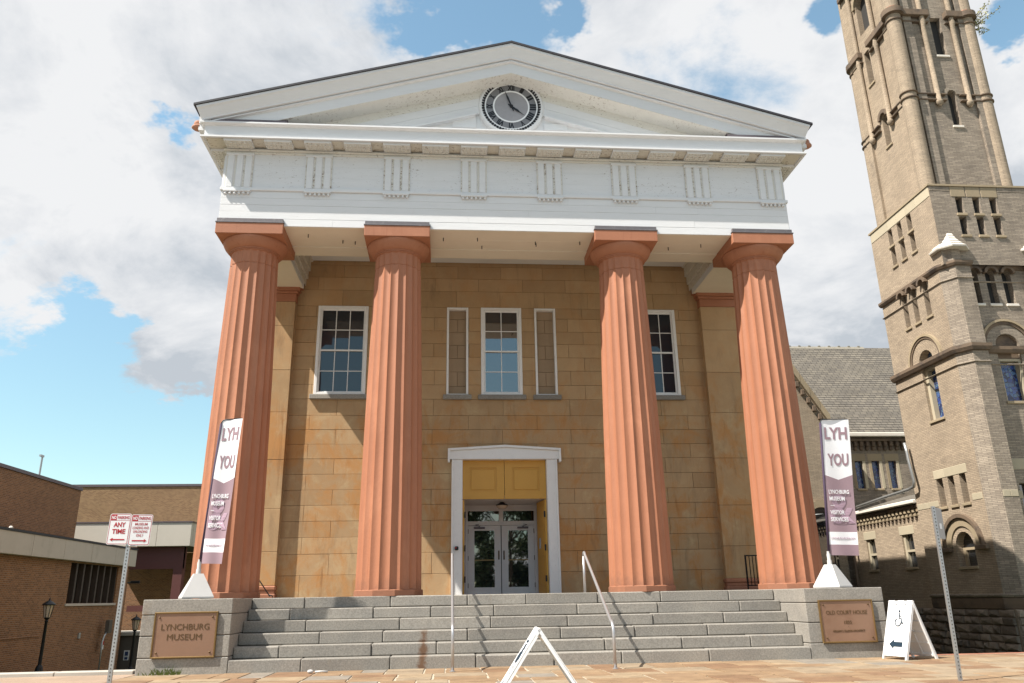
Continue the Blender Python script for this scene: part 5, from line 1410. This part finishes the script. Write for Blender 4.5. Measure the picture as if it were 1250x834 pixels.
def build_banner(side):
    if side < 0:
        base = Vector((-6.38, -1.72, P)); Wd, Ht, yaw, lean, ampl = .44, 2.86, R(-12), .052, .030
        lab = 'tall mauve and white banner flag curling on its pole above the two-line plaque'
    else:
        base = Vector((6.46, -1.62, P)); Wd, Ht, yaw, lean, ampl = .66, 2.90, R(4), .075, .018
        lab = 'tall mauve and white banner flag spread flat above the plaque bearing a date'
    o = thing('banner_flag', lab, 'banner', tuple(base), group='banner flags on the stair pedestals', local=True)
    rz = Matrix.Rotation({-1: R(24), 1: R(38)}[side], 4, 'Z')
    m = MB(); q0, q1, h = .285, .085, .47
    vs = [(sx * q0, sy * q0, .012) for sx, sy in ((-1, -1), (1, -1), (1, 1), (-1, 1))] + [(sx * q0, sy * q0, .04) for sx, sy in ((-1, -1), (1, -1), (1, 1), (-1, 1))] + [(sx * q1, sy * q1, h) for sx, sy in ((-1, -1), (1, -1), (1, 1), (-1, 1))]
    m.add(vs, [(0, 1, 2, 3), (0, 1, 5, 4), (1, 2, 6, 5), (2, 3, 7, 6), (3, 0, 4, 7), (4, 5, 9, 8), (5, 6, 10, 9), (6, 7, 11, 10), (7, 4, 8, 11), (8, 9, 10, 11)])
    m.box(-.25, -.1, -.25, -.1, -.0, .0119).box(.1, .25, .1, .25, 0, .0119).box(-.25, -.1, .1, .25, 0, .0119).box(.1, .25, -.25, -.1, 0, .0119)
    m.xf(rz); m.build('base', 'pale_base', o)
    MB().lathe([(.05, h), (.045, h + .08), (.035, h + .10), (.04, h + .2), (.028, h + .24), (.03, h + .27)], 0, 0, 14).build('socket', 'pale_base', o, smooth=True, auto=40)
    z0 = .66; x0 = 0
    ax = lambda z: lean * (z - .5)
    top = z0 + Ht
    MB().tube([(ax(.6), 0, .6), (ax(1.8), 0, 1.8), (ax(top), 0, top - .05), (ax(top) + .03, 0, top + .0), (ax(top) + .09, .0, top + .015), (ax(top) + .09 + (Wd - .1) * math.cos(yaw), (Wd - .1) * math.sin(yaw), top + .03)], [.02, .018, .015, .013, .012, .010], 8).build('pole', 'dark_metal', o, smooth=True)
    def pos(u, v, out=0.0):
        z = z0 + v * Ht
        c = ampl * math.sin(u * 5.2 + v * 3.0) * (1.0 - .35 * v) + (ampl * 1.6 * u * u * (1 - v) * math.sin(v * 7 + 1))
        wd = u * Wd
        hang = -.03 * u * (1 - v) + .035 * u * v
        x = ax(z) + .016 + wd * math.cos(yaw) - math.sin(yaw) * (-c - out) * 0 + .0
        y = wd * math.sin(yaw) - c - out
        return Vector((x, y, z + hang * .5))
    nu, nv = 14, 50
    m = MB(); uv = []
    m.add([pos(i / nu, j / nv) for j in range(nv + 1) for i in range(nu + 1)], [(j * (nu + 1) + i, j * (nu + 1) + i + 1, (j + 1) * (nu + 1) + i + 1, (j + 1) * (nu + 1) + i) for j in range(nv) for i in range(nu)])
    fl = m.build('flag', 'banner_cloth', o, smooth=True)
    ul = fl.data.uv_layers.new(name='UVMap')
    for lp in fl.data.loops:
        vi = lp.vertex_index; ul.data[lp.index].uv = ((vi % (nu + 1)) / nu, (vi // (nu + 1)) / nv)
    # sleeve round the pole
    MB().tube([(ax(z0 + .02) + .0, 0, z0 + .0), (ax(1.8), 0, 1.8), (ax(top - .06), 0, top - .07)], .026, 10).build('sleeve', 'sleeve_cloth', fl, smooth=True)
    def put(txt, u, v, w, h, mat, bold=.03, out=.006):
        def df(p, mt): return pos(min(max(u + p.x / Wd, 0), 1), v + p.y / Ht, out + p.z)
        lettering(txt, fl, mat, Matrix.Identity(4), width=w * Wd, height=h, extrude=.001, bold=bold, deform=df)
    put('&', .52, .33, .9, .62, 'pale_mauve', .02, .005)
    put('LYH', .50, .895, .80, .27, 'mauve', .03); put('YOU', .52, .695, .74, .27, 'mauve', .03)
    put('LYNCHBURG', .46, .455, .74, .088, 'cloth_white', .025, .016); put('MUSEUM', .38, .405, .56, .088, 'cloth_white', .025, .016)
    put('—', .2, .355, .16, .01, 'cloth_white', .025, .016)
    put('VISITOR', .36, .305, .52, .088, 'cloth_white', .025, .016); put('SERVICES', .42, .255, .64, .088, 'cloth_white', .025, .016)
    put('LYNCHBURGVIRGINIA.GOV', .5, .12, .84, .042, 'pale_mauve', .0, .006)
plain('pale_base', (.50, .49, .475), .5, var=.05, bmp=0); plain('sleeve_cloth', (.05, .03, .06), .8, bmp=0)
build_banner(-1); build_banner(1)

# ================================================================ folding signs
def a_frame(label, apex, dirw, lean_dir, half, zt, name_front, wdt=.60):
    """apex: middle of the hinge line; dirw: unit along the hinge; lean_dir: unit in which the front panel's foot goes out"""
    o = thing('folding_sign', label, 'sign', (apex[0], apex[1], 0), group='white folding signs on the pavement', local=True)
    D = Vector((dirw[0], dirw[1], 0)).normalized(); F = Vector((lean_dir[0], lean_dir[1], 0)).normalized()
    for sgn, nm in ((1, 'front_panel'), (-1, 'rear_panel')):
        up = (Vector((0, 0, zt)) - F * sgn * half); L = up.length; up.normalize()
        out = D.cross(up) if D.cross(up).dot(F) * sgn > 0 else up.cross(D)
        foot = F * sgn * half
        def pt(u, v, d): return foot + D * u + up * v + out * d
        m = MB(); w = wdt / 2
        def slab(u0, u1, v0, v1, d0, d1):
            m.add([pt(u, v, d) for u in (u0, u1) for v in (v0, v1) for d in (d0, d1)], [(0, 1, 3, 2), (4, 6, 7, 5), (0, 4, 5, 1), (2, 3, 7, 6), (0, 2, 6, 4), (1, 5, 7, 3)])
        slab(-w, w, .06, L - .09, -.012, .0)
        # rim, feet and the notched top
        slab(-w, -w + .035, 0.0, L - .09, -.04, .006); slab(w - .035, w, 0.0, L - .09, -.04, .006)
        slab(-w + .0351, w - .0351, .06, .10, -.04, .006); slab(-w + .0351, w - .0351, L - .16, L - .09, -.04, .006)
        for (a, b) in ((-w, -w + .14), (-.07, .07), (w - .14, w)): slab(a, b, L - .0899, L - .005, -.03, .006)
        slab(-w + .12, w - .12, L - .06, L - .02, -.03, -.012)
        for k in range(1, 4): slab(-w + .036, w - .036, .1 + (L - .3) * k / 4 - .008, .1 + (L - .3) * k / 4 + .008, -.032, -.0121)
        slab(-.008, .008, .1, L - .16, -.033, -.0122)
        pn = m.build(nm, 'white_plastic', o)
        if sgn == 1 or True:
            right = D if D.cross(up).dot(out) > 0 else -D
            def face(u, v, d=.003): return face_mtx(foot + right * u + up * v + out * d, right, up)
            slabm = MB()
            lettering('Accessible', pn, 'sign_grey', face(0, L * .50), width=.33, height=.062, extrude=.001)
            lettering('Entrance', pn, 'sign_grey', face(0, L * .43), width=.29, height=.055, extrude=.001)
            # arrow
            am = face(0, L * .25, .004)
            A = MB().prism([(-.17, 0), (-.05, .09), (-.05, .045), (.16, .045), (.16, -.045), (-.05, -.045), (-.05, -.09)], 'z', 0, .002).xf(am); A.build('arrow', 'sign_navy', pn)
            # wheelchair symbol: head, body, wheel
            wm = face(0.0, L * .68, .004)
            wh = MB()
            arc = [(.075 * math.cos(R(a)), -.06 + .075 * math.sin(R(a)), .002) for a in range(130, 385, 15)]
            wh.tube(arc, .011, 5).tube([(.01, .11, .002), (.015, .01, .002), (.07, .005, .002), (.10, -.085, .002), (.13, -.075, .002)], .012, 5).tube([(.012, .06, .002), (.06, .05, .002)], .010, 5)
            wh.sphere((.008, .145, .002), .022, 8, 5); wh.xf(wm); wh.build('symbol', 'sign_navy', pn)
            for v in (L * .865, L * .11):
                s2 = MB(); s2.box(-w + .06, w - .06, -.022, .022, .001, .004).xf(face(0, v)); s2.build('clip_strip', 'pale_base', pn)
    MB().tube([tuple(Vector((0, 0, zt)) - D * (wdt / 2 - .02) + Vector((0, 0, -.02))), tuple(Vector((0, 0, zt)) + D * (wdt / 2 - .02) + Vector((0, 0, -.02)))], .012, 6).build('hinge_rod', 'white_plastic', o)
a_frame('white folding sign with wheelchair symbol and dark arrow standing beside a granite pedestal', (7.22, -2.78, 0), (-.25, 1.0), (-1.0, -.20), .36, 1.05, 'front')
a_frame('white folding sign seen edge-on in front of the granite steps', (-.44, -8.0, 0), (.03, 1.0), (-1.0, .03), .60, .875, 'front')

# ================================================================ sign posts
def u_post(o, h, holes=True, mat='galvanised', w=.05):
    m = MB(); m.box(-w / 2, w / 2, -.012, -.006, -.3, h).box(-w / 2, -w / 2 + .006, -.0059, .022, -.3, h).box(w / 2 - .006, w / 2, -.0059, .022, -.3, h)
    p = m.build('post', mat, o)
    if holes:
        hm = MB(); z = .05
        while z < h - .03: hm.box(-.007, .007, -.0145, -.0121, z - .01, z + .01); z += .05
        q = hm.build('bolt_holes', 'joint_dark', p); q['kind'] = 'stuff'
    return p
def rounded(w, h, r, n=5):
    pts = []
    for (cx, cy, a0) in ((w / 2 - r, h / 2 - r, 0), (-w / 2 + r, h / 2 - r, 90), (-w / 2 + r, -h / 2 + r, 180), (w / 2 - r, -h / 2 + r, 270)):
        pts += [(cx + r * math.cos(R(a0 + 90 * i / n)), cy + r * math.sin(R(a0 + 90 * i / n))) for i in range(n + 1)]
    return pts
def parking_sign():
    o = thing('parking_sign', 'pair of red and white no parking signs on a perforated steel post', 'sign', (-6.36, -5.5, 0), local=True)
    u_post(o, 2.40, w=.06)
    for k, (cx, lines, arrow) in enumerate(((-.158, None, -1), (.158, None, 1))):
        pl = MB().prism(rounded(.305, .457, .03), 'z', 0, .004)
        mt = face_mtx((cx, -.03 - .004, 2.31 - .012 * k), (1, .06 if k == 0 else .10, 0.0), (0.02, 0, 1))
        pl.xf(mt @ Matrix.Translation((0, 0, -.004))); pn = pl.build('sign_panel', 'sign_white', o)
        pn['label'] = 'no parking any time sign' if k == 0 else 'no parking, museum loading and unloading only sign'
        # border
        po, pi = rounded(.290, .442, .026), rounded(.276, .428, .02); n = len(po)
        bm_ = MB().add([(*p, .001) for p in po] + [(*p, .001) for p in pi], [(i, (i + 1) % n, n + (i + 1) % n, n + i) for i in range(n)]).xf(mt); bm_.build('border', 'sign_red', pn)
        MB().box(-.135, .135, .125, .129, .0005, .0015).xf(mt).build('border', 'sign_red', pn)
        MB().box(-.135, -.055, .131, .211, .0005, .0012).xf(mt).build('red_block', 'sign_red', pn)
        T = lambda x, y: mt @ Matrix.Translation((x, y, .002))
        lettering('NO', pn, 'sign_white', T(-.095, .171), width=.062, height=.05, extrude=.0004, bold=.03)
        lettering('PARKING', pn, 'sign_red', T(.042, .171), width=.165, height=.048, extrude=.0004, bold=.02)
        if k == 0:
            lettering('ANY', pn, 'sign_red', T(0, .065), width=.17, height=.07, extrude=.0004, bold=.03); lettering('TIME', pn, 'sign_red', T(0, -.035), width=.19, height=.07, extrude=.0004, bold=.03)
        else:
            for t, y, w in (('MUSEUM', .085, .175), ('LOADING AND', .030, .23), ('UNLOADING', -.025, .20), ('ONLY', -.082, .10)): lettering(t, pn, 'sign_red', T(0, y), width=w, height=.038, extrude=.0004, bold=.01)
        d = arrow
        MB().prism([(-.10, .009), (.07, .009), (.07, .026), (.11, 0), (.07, -.026), (.07, -.009), (-.10, -.009)] if d > 0 else [(.10, .009), (-.07, .009), (-.07, .026), (-.11, 0), (-.07, -.026), (-.07, -.009), (.10, -.009)], 'z', .001, .003).xf(mt @ Matrix.Translation((0, -.155 if k == 0 else -.16, 0))).build('arrow', 'sign_red', pn)
    MB().tube([(.02, -.02, 2.06), (.14, -.02, 2.06)], .016, 8).build('bracket', 'galvanised', o)
    o.rotation_euler = (0, R(0.6), 0)
parking_sign()
def blank_sign():
    o = thing('sign_post', 'galvanised post with a small sign turned edge-on in front of the church', 'sign', (5.72, -6.62, 0), local=True)
    u_post(o, 2.43)
    m = MB().prism(rounded(.305, .457, .03), 'z', 0, .004).xf(face_mtx((.125, .10, 2.19), (.78, .62, 0), (0, 0, 1))); pn = m.build('sign_panel', 'sign_back', o)
    MB().box(-.03, .06, -.05, .03, .005, .008).xf(face_mtx((.125, .10, 2.16), (.78, .62, 0), (0, 0, 1))).build('sticker', 'sign_white', pn)
    MB().box(-.03, .06, -.05, .03, -.006, -.001).xf(face_mtx((.125, .10, 2.16), (.78, .62, 0), (0, 0, 1))).build('sticker', 'sign_white', pn)
    o.rotation_euler = (0, R(1.2), 0)
blank_sign()

# ================================================================ iron railings on the porch
def porch_railing():
    o = thing('iron_railing', 'black iron railing between the terracotta column and the porch wall', 'railing', (6.2, 2.0, P))
    m = MB(); y = 1.9
    x0, x1 = 5.99, 6.75
    MB().box(x0 - .02, x1, y - .015, y + .015, P + .82, P + .85).build('top_rail', 'dark_metal', o)
    MB().box(x0 - .02, x1, y - .015, y + .015, P + .1, P + .125).build('bottom_rail', 'dark_metal', o)
    x = x0
    while x < x1:
        MB().box(x - .008, x + .008, y - .008, y + .008, P + .1255, P + .8195).build('bar', 'dark_metal', o); x += .085
    MB().box(x0 - .03, x0 - .005, y - .014, y + .014, P, P + .85).build('post', 'dark_metal', o)
    MB().box(6.28, 6.55, 1.5, 1.8, P, P + .72, .02).build('box', 'dark_metal', o)
    o = thing('iron_handrail', 'thin black iron handrail beside the column next to the pedestal with the two-line plaque', 'railing', (-6.1, 2.4, P))
    MB().tube([(-6.28, 2.5, P + .62), (-5.86, 2.5, P + .05)], .014, 8).tube([(-6.28, 2.5, P + .62), (-6.6, 2.5, P + .75)], .014, 8).build('rail', 'dark_metal', o, smooth=True)
    MB().tube([(-5.9, 2.5, P + .10), (-5.8, 2.5, P + .06), (-5.78, 2.5, P)], .012, 8).build('foot', 'dark_metal', o, smooth=True)
porch_railing()

# weeds at the foot of the pedestal
def weeds():
    p = on_z(204, 823, 0)
    o = thing('weed', 'small green weeds at the foot of the pedestal with the two-line plaque', 'weed', (p.x, YS - .05, 0), local=True)
    rn = random.Random(6); m = MB()
    for _ in range(70):
        x = rn.gauss(0, .16); h = max(.02, rn.gauss(.09, .04) * (1.2 - abs(x) * 2)); a = rn.uniform(-.6, .6); w = .010
        y = rn.uniform(-.05, .03)
        m.add([(x - w, y, 0), (x + w, y, 0), (x + a * h + w, y - .02, h * .7), (x + a * h * 1.5, y - .03, h)], [(0, 1, 2, 3)])
    m.build('leaves', 'leaf_bright', o)
weeds()

def stray_pipe():
    p, q = on_z(381, 820.5, .02), on_z(399, 818.6, .02)
    o = thing('broken_pipe', 'short broken white pipe lying at the foot of the granite steps', 'pipe', (p.x, p.y, 0), local=True)
    d = q - p; d.z = 0; d = d.normalized() * .34; d.y = .02
    MB().tube([(.05, 0, .022), (.05 + d.x * .5, d.y * .5, .026), (.05 + d.x, d.y, .018)], .017, 8).build('tube', 'pale_base', o, smooth=True)
    MB().sphere((-.03, -.01, .03), .045, 10, 6, (1.3, .9, .75)).build('joint', 'pale_base', o, smooth=True)
stray_pipe()

# ================================================================ trees across the street (the glass doors mirror them)
def tree(x, y, h, r, seed, label):
    o = thing('street_tree', label, 'tree', (x, y, -.35), local=True)
    rn = random.Random(seed); tr = MB(); lf = MB()
    tr.tube([(0, 0, 0), (.05, 0, h * .25), (-.05, .05, h * .5), (0, 0, h * .9)], [.22, .17, .12, .03], 10)
    cl = []
    for i in range(34):
        z = rn.uniform(.16, 1) * h; rr = r * math.sin(math.pi * min(1, (z / h) * .93 + .06)) ** .7; a = rn.uniform(0, 6.28)
        tip = Vector((rr * math.cos(a) * rn.uniform(.5, 1), rr * math.sin(a) * rn.uniform(.5, 1), z)); tr.tube([(0, 0, z * .75), tuple(tip * .6 + Vector((0, 0, z * .35))), tuple(tip)], [.05, .03, .01], 5); cl.append((tip, rn.uniform(.5, .95)))
    for (c, s) in cl:
        for _ in range(520):
            d = Vector((rn.gauss(0, 1), rn.gauss(0, 1), rn.gauss(0, .8))) * s * .5; q = c + d
            a = Vector((rn.gauss(0, 1), rn.gauss(0, 1), rn.gauss(0, 1))).normalized() * .17; b = a.cross(Vector((rn.gauss(0, 1), rn.gauss(0, 1), rn.gauss(0, 1)))).normalized() * .09
            lf.add([q - a, q + b, q + a, q - b], [(0, 1, 2, 3)])
    tr.build('trunk', 'bark', o); lf.build('crown', 'leaf_green', o)
tree(2.2, -27.0, 9.5, 3.0, 3, 'dark leafy tree across the street mirrored in the glass doors')
tree(6.2, -29.0, 9.0, 3.0, 8, 'second leafy tree across the street, farther from the road')
for o in bpy.data.objects:
    if 'root_loc' in o.keys(): del o['root_loc']
